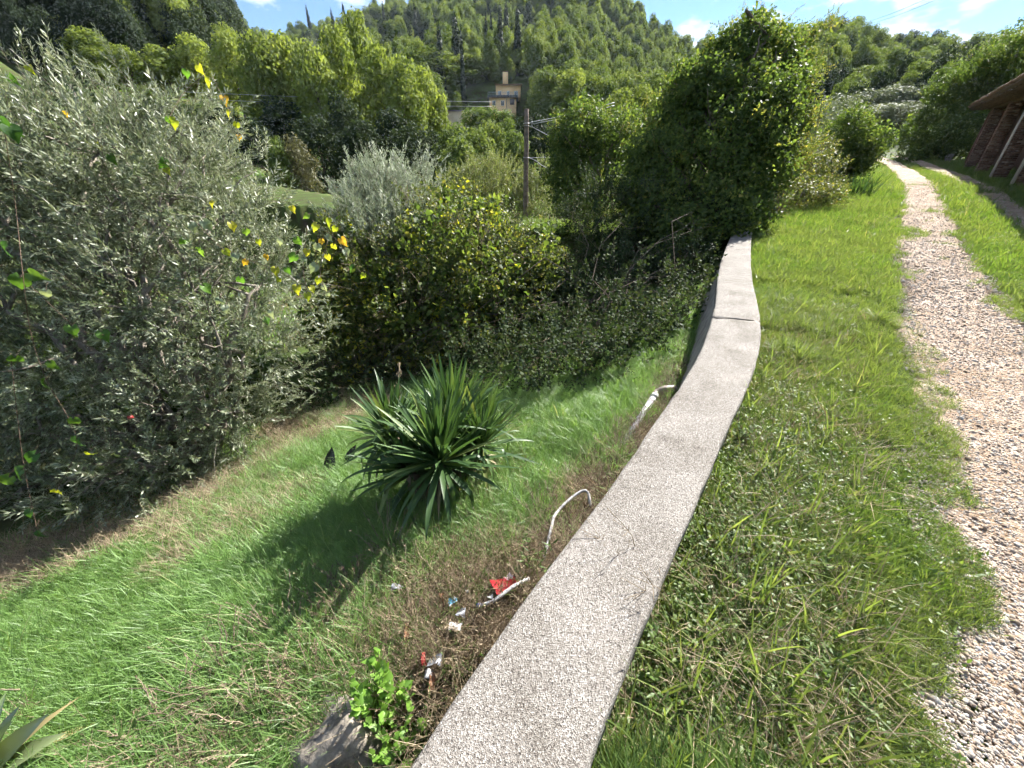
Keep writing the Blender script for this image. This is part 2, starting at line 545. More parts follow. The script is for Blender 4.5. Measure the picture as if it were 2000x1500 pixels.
def solid(name, color, rough=.7, spec=.3, metal=0.0, noise=0.0, scale=8.0, bump=0.0, color2=None, detail=6, coord='Object', trans=0.0):
    m, N, L = new_mat(name)
    out = N.new('ShaderNodeOutputMaterial'); pb = N.new('ShaderNodeBsdfPrincipled')
    pb.inputs['Roughness'].default_value = rough; pb.inputs['Specular IOR Level'].default_value = spec
    pb.inputs['Metallic'].default_value = metal
    tc = N.new('ShaderNodeTexCoord'); nz = N.new('ShaderNodeTexNoise')
    nz.inputs['Scale'].default_value = scale; nz.inputs['Detail'].default_value = detail; nz.inputs['Roughness'].default_value = .62
    L.new(tc.outputs[coord], nz.inputs['Vector'])
    c2 = color2 if color2 is not None else tuple(c * (1 - noise) for c in color)
    rp = ramp(N, [(.36, color), (.64, c2)], nz.outputs['Fac'], L)
    L.new(rp.outputs['Color'], pb.inputs['Base Color'])
    if bump:
        b = N.new('ShaderNodeBump'); b.inputs['Strength'].default_value = bump; b.inputs['Distance'].default_value = .02
        L.new(nz.outputs['Fac'], b.inputs['Height']); L.new(b.outputs[0], pb.inputs['Normal'])
    if trans:
        tr = N.new('ShaderNodeBsdfTranslucent'); ms = N.new('ShaderNodeMixShader'); ms.inputs[0].default_value = trans
        L.new(rp.outputs['Color'], tr.inputs['Color']); L.new(pb.outputs[0], ms.inputs[1]); L.new(tr.outputs[0], ms.inputs[2])
        L.new(ms.outputs[0], out.inputs['Surface'])
    else:
        L.new(pb.outputs[0], out.inputs['Surface'])
    return m


def concrete_mat():
    m, N, L = new_mat('concrete')
    out = N.new('ShaderNodeOutputMaterial'); pb = N.new('ShaderNodeBsdfPrincipled')
    pb.inputs['Roughness'].default_value = .9; pb.inputs['Specular IOR Level'].default_value = .15
    tc = N.new('ShaderNodeTexCoord')
    vo = N.new('ShaderNodeTexVoronoi'); vo.inputs['Scale'].default_value = 250; vo.inputs['Randomness'].default_value = 1
    L.new(tc.outputs['Object'], vo.inputs['Vector'])
    sep = N.new('ShaderNodeSeparateColor'); L.new(vo.outputs['Color'], sep.inputs[0])
    r1 = ramp(N, [(0, (.085, .078, .072)), (.15, (.17, .152, .138)), (.45, (.25, .23, .21)), (.8, (.305, .287, .266)), (1, (.46, .447, .425))], sep.outputs[0], L)
    nz = N.new('ShaderNodeTexNoise'); nz.inputs['Scale'].default_value = 3.5; nz.inputs['Detail'].default_value = 8; nz.inputs['Roughness'].default_value = .65
    L.new(tc.outputs['Object'], nz.inputs['Vector'])
    r2 = ramp(N, [(.25, (.45, .43, .39)), (.40, (.80, .78, .75)), (.56, (.97, .96, .94)), (.7, (1.1, 1.08, 1.05))], nz.outputs['Fac'], L)
    mx = N.new('ShaderNodeMix'); mx.data_type = 'RGBA'; mx.blend_type = 'MULTIPLY'; mx.inputs[0].default_value = 1
    L.new(r1.outputs[0], mx.inputs[6]); L.new(r2.outputs[0], mx.inputs[7])
    n2 = N.new('ShaderNodeTexNoise'); n2.inputs['Scale'].default_value = 420; n2.inputs['Detail'].default_value = 3
    L.new(tc.outputs['Object'], n2.inputs['Vector'])
    r3 = ramp(N, [(.42, (.55, .53, .5)), (.58, (1.1, 1.1, 1.1))], n2.outputs['Fac'], L)
    m2 = N.new('ShaderNodeMix'); m2.data_type = 'RGBA'; m2.blend_type = 'MULTIPLY'; m2.inputs[0].default_value = .8
    L.new(mx.outputs[2], m2.inputs[6]); L.new(r3.outputs[0], m2.inputs[7])
    L.new(m2.outputs[2], pb.inputs['Base Color'])
    ad = N.new('ShaderNodeMath'); ad.operation = 'ADD'
    L.new(n2.outputs['Fac'], ad.inputs[0]); L.new(vo.outputs['Distance'], ad.inputs[1])
    b = N.new('ShaderNodeBump'); b.inputs['Strength'].default_value = .55; b.inputs['Distance'].default_value = .004
    L.new(ad.outputs[0], b.inputs['Height']); L.new(b.outputs[0], pb.inputs['Normal'])
    L.new(pb.outputs[0], out.inputs['Surface'])
    return m


def gravel_mat():
    m, N, L = new_mat('gravel')
    out = N.new('ShaderNodeOutputMaterial'); pb = N.new('ShaderNodeBsdfPrincipled')
    pb.inputs['Roughness'].default_value = .92; pb.inputs['Specular IOR Level'].default_value = .1
    tc = N.new('ShaderNodeTexCoord')
    vo = N.new('ShaderNodeTexVoronoi'); vo.inputs['Scale'].default_value = 55
    L.new(tc.outputs['Object'], vo.inputs['Vector'])
    sep = N.new('ShaderNodeSeparateColor'); L.new(vo.outputs['Color'], sep.inputs[0])
    r1 = ramp(N, [(0, (.20, .15, .11)), (.3, (.30, .225, .165)), (.6, (.38, .30, .235)), (1, (.50, .44, .385))], sep.outputs[0], L)
    nz = N.new('ShaderNodeTexNoise'); nz.inputs['Scale'].default_value = 2.2; nz.inputs['Detail'].default_value = 5
    L.new(tc.outputs['Object'], nz.inputs['Vector'])
    r2 = ramp(N, [(.35, (.7, .62, .52)), (.65, (1.05, 1.02, 1))], nz.outputs['Fac'], L)
    mx = N.new('ShaderNodeMix'); mx.data_type = 'RGBA'; mx.blend_type = 'MULTIPLY'; mx.inputs[0].default_value = 1
    L.new(r1.outputs[0], mx.inputs[6]); L.new(r2.outputs[0], mx.inputs[7]); L.new(mx.outputs[2], pb.inputs['Base Color'])
    b = N.new('ShaderNodeBump'); b.inputs['Strength'].default_value = .8; b.inputs['Distance'].default_value = .012; b.invert = True
    L.new(vo.outputs['Distance'], b.inputs['Height']); L.new(b.outputs[0], pb.inputs['Normal'])
    L.new(pb.outputs[0], out.inputs['Surface'])
    return m


def ramp_mat(name, stops, rough=.85, spec=.2, rnd=.0, attr='var', bump=0, scale=30):
    """colour by the mesh's per-piece value plus a per-object random value"""
    m, N, L = new_mat(name)
    out = N.new('ShaderNodeOutputMaterial'); pb = N.new('ShaderNodeBsdfPrincipled')
    pb.inputs['Roughness'].default_value = rough; pb.inputs['Specular IOR Level'].default_value = spec
    a = N.new('ShaderNodeAttribute'); a.attribute_name = attr
    oi = N.new('ShaderNodeObjectInfo')
    m1 = N.new('ShaderNodeMath'); m1.operation = 'MULTIPLY'; m1.inputs[1].default_value = rnd
    m2 = N.new('ShaderNodeMath'); m2.operation = 'MULTIPLY_ADD'; m2.inputs[1].default_value = 1 - rnd
    L.new(oi.outputs['Random'], m1.inputs[0]); L.new(a.outputs['Fac'], m2.inputs[0]); L.new(m1.outputs[0], m2.inputs[2])
    rp = ramp(N, stops, m2.outputs[0], L)
    tc = N.new('ShaderNodeTexCoord'); nz = N.new('ShaderNodeTexNoise'); nz.inputs['Scale'].default_value = scale; nz.inputs['Detail'].default_value = 5
    L.new(tc.outputs['Object'], nz.inputs['Vector'])
    r2 = ramp(N, [(.3, (.7, .7, .7)), (.7, (1.1, 1.1, 1.1))], nz.outputs['Fac'], L)
    mx = N.new('ShaderNodeMix'); mx.data_type = 'RGBA'; mx.blend_type = 'MULTIPLY'; mx.inputs[0].default_value = 1
    L.new(rp.outputs[0], mx.inputs[6]); L.new(r2.outputs[0], mx.inputs[7])
    L.new(mx.outputs[2], pb.inputs['Base Color'])
    if bump:
        b = N.new('ShaderNodeBump'); b.inputs['Strength'].default_value = bump; b.inputs['Distance'].default_value = .01
        L.new(nz.outputs['Fac'], b.inputs['Height']); L.new(b.outputs[0], pb.inputs['Normal'])
    L.new(pb.outputs[0], out.inputs['Surface'])
    return m


M = {}
M['concrete'] = concrete_mat()
M['gravel'] = gravel_mat()
M['wall'] = solid('rendered_wall', (.30, .27, .24), .95, .1, noise=.45, scale=7, bump=.6)
M['soil'] = solid('soil', (.075, .058, .035), .95, .1, color2=(.05, .06, .022), scale=2.4, bump=.5)
M['bark'] = solid('bark', (.17, .135, .10), .92, .1, color2=(.075, .06, .045), scale=14, bump=.8)
M['bark_grey'] = solid('grey_bark', (.26, .23, .19), .92, .1, color2=(.12, .10, .08), scale=16, bump=.8)
M['pole'] = solid('weathered_pole', (.20, .155, .125), .9, .1, color2=(.10, .075, .06), scale=9, bump=.5)
M['pebble'] = ramp_mat('pebble', [(0, (.20, .15, .115)), (.25, (.32, .25, .19)), (.5, (.375, .318, .262)), (.8, (.40, .36, .315)), (1, (.46, .435, .41))], .9, .1, rnd=1.0, scale=60)
M['olive'] = leaf_mat('olive_leaf', [(0, (.06, .082, .036)), (.35, (.125, .157, .078)), (.65, (.22, .25, .158)), (1, (.42, .44, .35))], .30, 1.15, .36, .5, stem=(.12, .095, .07), rnd=.1, ttint=(1.1, 1.08, .8))
M['sucker'] = leaf_mat('silver_shoot_leaf', [(0, (.10, .13, .07)), (.5, (.22, .26, .18)), (1, (.44, .47, .40))], .35, 1.15, .5, .4, stem=(.2, .16, .11), rnd=.1, ttint=(1.05, 1.06, .85))
M['ivy'] = leaf_mat('ivy_leaf', [(0, (.028, .05, .015)), (.5, (.062, .098, .026)), (.8, (.11, .15, .036)), (1, (.21, .22, .06))], .46, 1.8, .58, .2, rnd=.1)
M['ivy_gold'] = leaf_mat('creeper_and_lit_rim_leaf', [(0, (.03, .055, .014)), (.4, (.07, .11, .025)), (.75, (.14, .17, .04)), (1, (.28, .24, .075))], .45, 1.9, .6, .2, rnd=.1)  # yellower creeper leaf; its gold also paints sunlit leaves and rims
M['bramble'] = leaf_mat('bramble_leaf', [(0, (.025, .042, .014)), (.4, (.06, .085, .024)), (.7, (.12, .14, .038)), (.9, (.25, .23, .055)), (1, (.17, .09, .05))], .36, 1.7, .5, .3, stem=(.13, .075, .055), rnd=.1)
M['bramble_dark'] = leaf_mat('shade_toned_bramble_leaf', [(0, (.016, .03, .014)), (.6, (.04, .062, .026)), (1, (.08, .10, .04))], .25, 1.4, .7, .12, stem=(.09, .06, .045), rnd=.1)  # bramble colour darkened, the shade is put into the leaf
M['shrub_yellow'] = leaf_mat('pale_shrub_leaf', [(0, (.08, .11, .035)), (.5, (.16, .20, .075)), (.85, (.25, .27, .11)), (1, (.36, .31, .10))], .35, 1.4, .5, .35, rnd=.1)
M['vine_y'] = leaf_mat('yellow_vine_leaf', [(0, (.22, .28, .03)), (.5, (.34, .37, .04)), (1, (.48, .42, .05))], .5, 1.3, .5, .3, rnd=.8, ttint=(1, 1, .4))
M['vine_o'] = leaf_mat('orange_vine_leaf', [(0, (.55, .33, .03)), (1, (.70, .42, .06))], .5, 1.2, .5, .3, rnd=.8, ttint=(1, 1, .5))
M['vine_g'] = leaf_mat('green_vine_leaf', [(0, (.05, .12, .02)), (.5, (.09, .20, .03)), (1, (.18, .28, .05))], .45, 1.5, .45, .35, rnd=.8)
M['vine_d'] = leaf_mat('shade_toned_vine_leaf', [(0, (.03, .075, .015)), (.5, (.05, .12, .02)), (1, (.10, .17, .03))], .4, 1.5, .5, .3, rnd=.8)  # green vine colour toned down to paint in the shade
M['vine_p'] = leaf_mat('pale_vine_leaf', [(0, (.20, .25, .15)), (1, (.36, .40, .28))], .35, 1.2, .5, .4, rnd=.8)
M['vine_stem'] = solid('vine_stem', (.13, .08, .05), .7, noise=.4, scale=30)
M['yucca'] = leaf_mat('yucca_leaf', [(0, (.028, .062, .022)), (.5, (.055, .105, .032)), (.85, (.095, .155, .045)), (1, (.22, .23, .08))], .25, 1.5, .45, .35, rnd=.9)
M['yucca_dry'] = leaf_mat('withered_yucca_leaf', [(0, (.22, .18, .10)), (1, (.42, .36, .22))], .2, 1.1, .6, .3, rnd=.9)
M['agave'] = leaf_mat('glossy_strap_leaf', [(0, (.09, .14, .06)), (.6, (.16, .21, .09)), (1, (.26, .29, .14))], .12, 1.3, .22, .6, rnd=.9)
M['agave_dry'] = leaf_mat('tan_strap_leaf', [(0, (.30, .24, .10)), (1, (.46, .38, .18))], .15, 1.1, .5, .3, rnd=.9)
M['grass'] = leaf_mat('lush_grass', [(0, (.078, .125, .032)), (.5, (.14, .195, .052)), (.85, (.20, .25, .072)), (1, (.34, .32, .16))], .45, 1.35, .45, .35, rnd=.45, ttint=(1.08, 1.04, .55))
M['rough'] = leaf_mat('rough_verge_grass', [(0, (.055, .11, .025)), (.5, (.105, .175, .04)), (.85, (.155, .225, .06)), (1, (.30, .29, .14))], .42, 1.5, .42, .4, rnd=.45, ttint=(1.15, 1.08, .45))
M['lawn'] = leaf_mat('cool_grass', [(0, (.085, .16, .045)), (.5, (.155, .265, .075)), (.85, (.22, .34, .11)), (1, (.38, .38, .19))], .45, 1.35, .42, .4, rnd=.45, ttint=(1.1, 1.08, .6))
M['weed'] = leaf_mat('weed_leaf', [(0, (.045, .085, .02)), (.5, (.09, .145, .035)), (.9, (.15, .205, .055)), (1, (.24, .24, .12))], .38, 1.5, .5, .35, rnd=.45)
M['dry'] = leaf_mat('dry_stalks', [(0, (.16, .12, .08)), (.5, (.30, .235, .155)), (1, (.50, .42, .29))], .25, 1.1, .7, .15, stem=(.26, .20, .14), rnd=.5, ttint=(1.1, 1, .7))
M['dry_brown'] = leaf_mat('brown_stalks', [(0, (.07, .05, .036)), (.5, (.15, .11, .078)), (1, (.29, .22, .15))], .15, 1.1, .75, .1, stem=(.15, .115, .085), rnd=.5, ttint=(1.1, 1, .7))
M['nettle'] = leaf_mat('fresh_weed_leaf', [(0, (.10, .20, .03)), (.6, (.17, .31, .045)), (1, (.24, .38, .07))], .4, 1.4, .45, .35, stem=(.15, .2, .06), rnd=.2)
M['tree_y'] = leaf_mat('yellow_green_crown', [(0, (.075, .105, .028)), (.4, (.15, .195, .05)), (.8, (.23, .275, .07)), (1, (.33, .325, .10))], .38, 1.5, .7, .12, stem=(.12, .1, .08), rnd=.3)
M['tree_g'] = leaf_mat('green_crown', [(0, (.055, .085, .026)), (.5, (.115, .158, .046)), (1, (.215, .245, .075))], .34, 1.5, .7, .12, stem=(.12, .1, .08), rnd=.35)
M['tree_d'] = leaf_mat('dark_evergreen_crown', [(0, (.012, .024, .012)), (.5, (.028, .045, .02)), (1, (.06, .082, .035))], .2, 1.3, .7, .12, stem=(.1, .08, .06), rnd=.35)
M['tree_o'] = leaf_mat('grey_olive_crown', [(0, (.08, .105, .06)), (.5, (.15, .18, .11)), (1, (.25, .28, .19))], .25, 1.2, .65, .2, stem=(.14, .12, .1), rnd=.3)
M['tree_b'] = leaf_mat('browned_crown', [(0, (.05, .05, .025)), (.5, (.10, .098, .05)), (1, (.16, .155, .08))], .25, 1.2, .6, .2, stem=(.12, .1, .08), rnd=.3)
M['cypress'] = leaf_mat('cypress_crown', [(0, (.010, .020, .011)), (.5, (.020, .035, .018)), (1, (.04, .058, .028))], .12, 1.2, .55, .25, stem=(.1, .08, .06), rnd=.2)


def on_y(u, v, Y):
    """point of the sight line through a spot of the photograph at the distance Y"""
    d = ray(u, v)
    return np.array([d[0] / d[1] * Y, Y, CAMZ + d[2] / d[1] * Y])


# ------------------------------------------------------------------ scatter of uncountable stuff (geometry nodes)
def scatter(name, P, rot, scale, idx, tmpl_meshes, label, cat, kind='stuff'):
    me = bpy.data.meshes.new(name)
    me.vertices.add(len(P)); me.vertices.foreach_set('co', np.asarray(P, np.float32).ravel())
    a = me.attributes.new('rot', 'FLOAT_VECTOR', 'POINT'); a.data.foreach_set('vector', np.asarray(rot, np.float32).ravel())
    sc = np.asarray(scale, np.float32)
    if sc.ndim == 1: sc = np.repeat(sc[:, None], 3, 1)
    a = me.attributes.new('scl', 'FLOAT_VECTOR', 'POINT'); a.data.foreach_set('vector', sc.ravel())
    a = me.attributes.new('pick', 'INT', 'POINT'); a.data.foreach_set('value', np.asarray(idx, np.int32))
    me.update()
    src = bpy.data.collections.new(name + '_pieces')
    for k, t in enumerate(tmpl_meshes):
        src.objects.link(bpy.data.objects.new('%s_piece_%02d' % (name, k), t))
    ng = bpy.data.node_groups.new(name, 'GeometryNodeTree')
    ng.interface.new_socket('Geometry', in_out='INPUT', socket_type='NodeSocketGeometry')
    ng.interface.new_socket('Geometry', in_out='OUTPUT', socket_type='NodeSocketGeometry')
    N, L = ng.nodes, ng.links
    gi = N.new('NodeGroupInput'); go = N.new('NodeGroupOutput')
    ci = N.new('GeometryNodeCollectionInfo'); ci.inputs['Collection'].default_value = src
    ci.inputs['Separate Children'].default_value = True; ci.inputs['Reset Children'].default_value = True
    ip = N.new('GeometryNodeInstanceOnPoints'); ip.inputs['Pick Instance'].default_value = True
    def named(nm, t):
        n = N.new('GeometryNodeInputNamedAttribute'); n.data_type = t; n.inputs['Name'].default_value = nm
        return n.outputs['Attribute']
    e2r = N.new('FunctionNodeEulerToRotation')
    L.new(named('rot', 'FLOAT_VECTOR'), e2r.inputs[0])
    L.new(gi.outputs[0], ip.inputs['Points']); L.new(ci.outputs[0], ip.inputs['Instance'])
    L.new(named('pick', 'INT'), ip.inputs['Instance Index']); L.new(e2r.outputs[0], ip.inputs['Rotation'])
    L.new(named('scl', 'FLOAT_VECTOR'), ip.inputs['Scale'])
    L.new(ip.outputs[0], go.inputs[0])
    o = link(name, me, label=label, cat=cat, kind=kind)
    md = o.modifiers.new('scatter', 'NODES'); md.node_group = ng
    return o


def blade_tuft(n, spread, h, w, rnd, lean=.5, seg=3, droop=.5):
    """a tuft of curved grass blades"""
    parts = []
    for i in range(n):
        a = rnd.uniform(0, 6.28); r = spread * math.sqrt(rnd.random())
        base = np.array([r * math.cos(a), r * math.sin(a), -.01])
        da = rnd.uniform(0, 6.28); dirv = np.array([math.cos(da), math.sin(da), 0])
        H = h * rnd.uniform(.45, 1.15); le = lean * rnd.uniform(.2, 1.3); dr = droop * rnd.uniform(0, 1.2)
        side = np.array([-dirv[1], dirv[0], 0]) * w * rnd.uniform(.7, 1.3) / 2
        V = []
        for k in range(seg + 1):
            f = k / seg
            c = base + dirv * H * (le * f + dr * .6 * f * f) + np.array([0, 0, H * (f - dr * .35 * f * f * f)])
            ww = (1 - f ** 2.0) if k < seg else 0
            if k < seg: V += [c - side * ww, c + side * ww]
            else: V += [c]
        T = []
        for k in range(seg - 1):
            b = 2 * k; T += [(b, b + 1, b + 3), (b, b + 3, b + 2)]
        b = 2 * (seg - 1); T += [(b, b + 1, b + 2)]
        parts.append((np.array(V), np.array(T), min(1, max(0, rnd.gauss(.5, .28)))))
    return compose(parts)


def tm_mesh(name, tm, mat):
    return mk_mesh(name, tm.V, tm.T, tm.var, [mat])


R1 = random.Random(11)
tuft_short = [blade_tuft(16, .045, .08, .0036, R1, .6) for k in range(4)]
tuft_long = [blade_tuft(12, .05, .16, .005, R1, .7, droop=.9) for k in range(4)]
tuft_far = [blade_tuft(34, .13, .12, .009, R1, .6) for k in range(4)]
tuft_dry = [blade_tuft(14, .06, .12, .0028, R1, 1.6, droop=1.0) for k in range(4)]
tuft_tall = [blade_tuft(3, .02, .24, .0075, R1, .45, seg=4, droop=.7) for k in range(3)]
patch_lawn = [blade_tuft(58, .11, .085, .0036, R1, .7) for k in range(3)] + [blade_tuft(58, .12, .135, .0040, R1, .7, droop=.9) for k in range(3)]
patch_dry = [blade_tuft(44, .12, .11, .0028, R1, 1.3, droop=1.0) for k in range(4)]
weed_low = []
for k in range(4):
    parts = []
    for i in range(11):
        v, t = leaf_verts('ovate', .021 * R1.uniform(.6, 1.3), .010 * R1.uniform(.7, 1.2), .2, R1.uniform(-.2, .05))
        a = R1.uniform(0, 6.28); r_ = .05 * math.sqrt(R1.random())
        Rm = rotm((0, 0, 1), a) @ rotm((1, 0, 0), -R1.uniform(.6, 1.5))
        parts.append((v @ Rm.T + np.array([r_ * math.cos(a), r_ * math.sin(a), R1.uniform(.01, .07)]), t, R1.random()))
    weed_low.append(compose(parts))

# ------------------------------------------------------------------ ground sheet
az_f = np.radians(np.concatenate([np.linspace(-62, 62, 330), np.linspace(62, 298, 60)[1:-1]]))
rad = np.concatenate([[0.0], np.geomspace(0.12, 900, 270)])
A, Rg = np.meshgrid(az_f, rad[1:])
gx = Rg * np.sin(A); gy = Rg * np.cos(A)
gzv = ground_z(gx, gy)
na, nr = len(az_f), len(rad) - 1
V = np.stack([gx.ravel(), gy.ravel(), gzv.ravel()], 1)
V = np.vstack([V, [[0, 0, gz(0, 0)]]])
ii, jj = np.meshgrid(np.arange(nr - 1), np.arange(na), indexing='ij')
j2 = (jj + 1) % na
Q = np.stack([ii * na + jj, (ii + 1) * na + jj, (ii + 1) * na + j2, ii * na + j2], -1).reshape(-1, 4)
T = np.stack([np.arange(na), (np.arange(na) + 1) % na, np.full(na, nr * na)], 1)
m_ground, N, L = new_mat('meadow_ground')
out = N.new('ShaderNodeOutputMaterial'); pb = N.new('ShaderNodeBsdfPrincipled'); pb.inputs['Roughness'].default_value = .95
pb.inputs['Specular IOR Level'].default_value = .1
tc = N.new('ShaderNodeTexCoord'); nz = N.new('ShaderNodeTexNoise'); nz.inputs['Scale'].default_value = 1.7; nz.inputs['Detail'].default_value = 8
L.new(tc.outputs['Object'], nz.inputs['Vector'])
rp = ramp(N, [(.3, (.06, .045, .028)), (.45, (.055, .065, .022)), (.6, (.06, .095, .022)), (.75, (.11, .11, .04))], nz.outputs['Fac'], L)
L.new(rp.outputs[0], pb.inputs['Base Color'])
n2 = N.new('ShaderNodeTexNoise'); n2.inputs['Scale'].default_value = 35; L.new(tc.outputs['Object'], n2.inputs['Vector'])
bp = N.new('ShaderNodeBump'); bp.inputs['Strength'].default_value = .7; bp.inputs['Distance'].default_value = .03
L.new(n2.outputs['Fac'], bp.inputs['Height']); L.new(bp.outputs[0], pb.inputs['Normal'])
L.new(pb.outputs[0], out.inputs['Surface'])
link('ground', mk_mesh('ground', V, [T[:, ::-1], Q[:, ::-1]], None, [m_ground], smooth_shade=True), kind='structure')


# gravel wheel tracks: ragged ribbons a few millimetres proud of the ground
def ribbon(name, line, off, half, seed, rag=.1):
    tg = np.gradient(line, axis=0); tg /= np.linalg.norm(tg, axis=1)[:, None]
    nrm = np.stack([tg[:, 1], -tg[:, 0]], 1)      # to the right
    s = np.arange(len(line)) * .1
    hl = half + rag * (fbm(s * 1.1, s * 0 + 3, seed) - .47) * 4
    hr = half + rag * (fbm(s * 1.1, s * 0 + 9, seed + 5) - .47) * 4
    f = np.linspace(0, 1, 13)
    c = line + nrm * off
    P = c[:, None] + nrm[:, None] * (-hl[:, None] + (hl + hr)[:, None] * f[None])[..., None]
    z = ground_z(P[..., 0], P[..., 1]) + .014 + .005 * np.clip(np.hypot(P[..., 0], P[..., 1]) - 4, 0, 30) - .03 * (np.abs(f - .5)[None] > .49)
    Vv = np.concatenate([P, z[..., None]], 2).reshape(-1, 3)
    n, k = len(line), len(f)
    i, j = np.meshgrid(np.arange(n - 1), np.arange(k - 1), indexing='ij')
    Qd = np.stack([i * k + j, i * k + j + 1, (i + 1) * k + j + 1, (i + 1) * k + j], -1).reshape(-1, 4)
    return link(name, mk_mesh(name, Vv, Qd[:, ::-1], None, [M['gravel']], smooth_shade=True), kind='structure')


RUT2_OFF = 1.75
ribbon('gravel_track', RUT1, 0.06, .50, 31)
ribbon('gravel_track', RUT1, RUT2_OFF, .38, 77, .06)


def rut_lat(x, y):
    d, j = poly_dist(x, y, RUT1)
    return -d      # right positive


# ------------------------------------------------------------------ retaining wall
def frames(line):
    tg = np.gradient(line, axis=0); tg /= np.linalg.norm(tg, axis=1)[:, None]
    return tg, np.stack([tg[:, 1], -tg[:, 0]], 1)


wall = thing('retaining_wall', 'low curving concrete-capped wall running from the foreground beside the grass', 'wall', (0.6, 1.3, gz(.6, 1.3) - .3))
wl_fine = resample(WALL_PTS, 0.03)
tg, nr_ = frames(wl_fine)
slen = np.arange(len(wl_fine)) * .03
ztop = ZTOP0 + np.interp(wl_fine @ S_DIR, [0, 5, 12], [0, 0.01, .16])
crack_i = int(np.argmin(np.hypot(wl_fine[:, 0] - 2.28, wl_fine[:, 1] - 3.78)))


def sweep(prof, i0, i1, jitter, seed, skew0=None, skew1=None):
    """prof: (k,2) of lateral and height relative to the coping top"""
    k = len(prof); n = i1 - i0
    V = np.zeros((n, k, 3))
    for q in range(n):
        c = wl_fine[i0 + q]; nn = nr_[i0 + q]; t_ = tg[i0 + q]
        for p in range(k):
            lat, h = prof[p]
            s_ = slen[i0 + q]
            lat = lat * np.interp(c[1], [0.4, 1.2, 2.1, 3.4, 6.0, 9.4], [1.10, 1.02, 1.06, 1.24, 1.20, 1.06])
            sh = 0.0
            if skew0 is not None and q == 0: sh = skew0(lat)
            if skew1 is not None and q == n - 1: sh = skew1(lat)
            ed = jitter * (fbm(np.array([s_ * 6 + p * 1.7]), np.array([p * 3.1]), seed, 4)[0] - .47) * 2
            V[q, p] = [c[0] + nn[0] * (lat + ed * np.sign(lat)) + t_[0] * sh, c[1] + nn[1] * (lat + ed * np.sign(lat)) + t_[1] * sh, ztop[i0 + q] + h - abs(ed) * .5]
    idx = np.arange(n * k).reshape(n, k)
    Q = []
    for q in range(n - 1):
        for p in range(k):
            r_ = (p + 1) % k
            Q.append((idx[q, p], idx[q + 1, p], idx[q + 1, r_], idx[q, r_]))
    V2 = V.reshape(-1, 3)
    m = MB(); T = []
    cA, cB = V[0].mean(0), V[-1].mean(0)
    V2 = np.vstack([V2, cA, cB])
    for p in range(k):
        r_ = (p + 1) % k
        T.append((idx[0, p], idx[0, r_], n * k)); T.append((idx[-1, r_], idx[-1, p], n * k + 1))
    m.add(V2, T=T, Q=Q)
    return m


W2 = .178
prof_c = [(-W2, -.085), (-W2, -.05), (-W2, -.012), (-W2 + .006, -.003), (-W2 + .022, 0), (-.09, .002), (0, .004), (.09, .002), (W2 - .022, 0), (W2 - .006, -.004), (W2, -.014), (W2, -.05), (W2, -.085)]
crk = lambda off: (lambda lat: off + .05 * lat / W2 + .014 * math.sin(lat * 38))
sweep(prof_c, 0, crack_i, .007, 3, skew1=crk(-.004)).build('coping', M['concrete'], wall, True)
sweep(prof_c, crack_i, len(wl_fine), .007, 8, skew0=crk(.004)).build('coping', M['concrete'], wall, True)
B2 = .165
prof_b = [(-B2 - .30, -1.3), (-B2 - .17, -.8), (-B2 - .08, -.45), (-B2 - .02, -.2), (-B2 + .004, -.086), (B2 - .004, -.086), (B2, -.3), (B2 + .01, -.7), (B2 + .02, -1.3)]
sweep(prof_b, 0, len(wl_fine) - 1, .022, 15).build('wall_body', M['wall'], wall, True)


# ------------------------------------------------------------------ grass, weeds, pebbles
def lod_points(n, rmin, rmax, azmin, azmax, k=6.0):
    r = np.exp(rng.uniform(math.log(rmin), math.log(rmax), n))
    ok = rng.uniform(0, 1, n) < r * r / (r * r + k)
    r = r[ok]; a = np.radians(rng.uniform(azmin, azmax, len(r)))
    return r * np.sin(a), r * np.cos(a), r


def rand_rot(n, tilt=.25):
    return np.stack([rng.normal(0, tilt, n), rng.normal(0, tilt, n), rng.uniform(0, 6.28, n)], 1)


def put(x, y):
    return np.stack([x, y, ground_z(x, y)], 1)


SHED_LAT = 3.6       # the shed's front, to the right of the first wheel track

# right of the wall: verge, middle strip and shed side
x, y, r = lod_points(230000, .35, 48, 2, 88, 1.4)
d, _ = poly_dist(x, y, EDGE_LINE)
lat = rut_lat(x, y)
edge = .24 * (fbm(x * 1.5, y * 1.5, 41) - .49) * 4 * (r > .9)
in1 = np.abs(lat - .06) < (.44 + edge * (r > 0.5))
in2 = np.abs(lat - RUT2_OFF) < (.36 + .4 * edge)
patch = fbm(x * 1.5, y * 1.5, 57) > .66
ok = (d < -.20) & ((~in1 & ~in2) | (patch & (rng.uniform(0, 1, len(x)) < .8))) & (lat < 4.6)
bare = (fbm(x * 2.0, y * 2.0, 5) > .58) & (lat < -.3) & (r < 3.2)
ok &= ~(bare & (rng.uniform(0, 1, len(x)) < .55))
thin = np.exp(-np.clip(np.minimum(np.abs(np.abs(lat - .06) - .44), 1), 0, 1) / .10)
ok &= rng.uniform(0, 1, len(x)) > thin * .35
x, y, r, lat = x[ok], y[ok], r[ok], lat[ok]
near = r < 7
n = len(x)
longm = (fbm(x * .9 + 4, y * .9, 9) > .5) & near & (lat < -.5)
lushm = smooth(2.0, 4.5, r)
isweed = near & (rng.uniform(0, 1, n) < (.27 * (1 - lushm) + .03) * np.clip((-lat - .45) / .5, .12, 1))
pick = np.where(near, rng.integers(0, 4, n), 8 + rng.integers(0, 4, n))
pick = np.where(longm & near, 4 + rng.integers(0, 4, n), pick)
scl = np.where(near, rng.uniform(.7, 1.25, n), rng.uniform(.8, 1.3, n) * np.clip(r / 10, .8, 1.7))
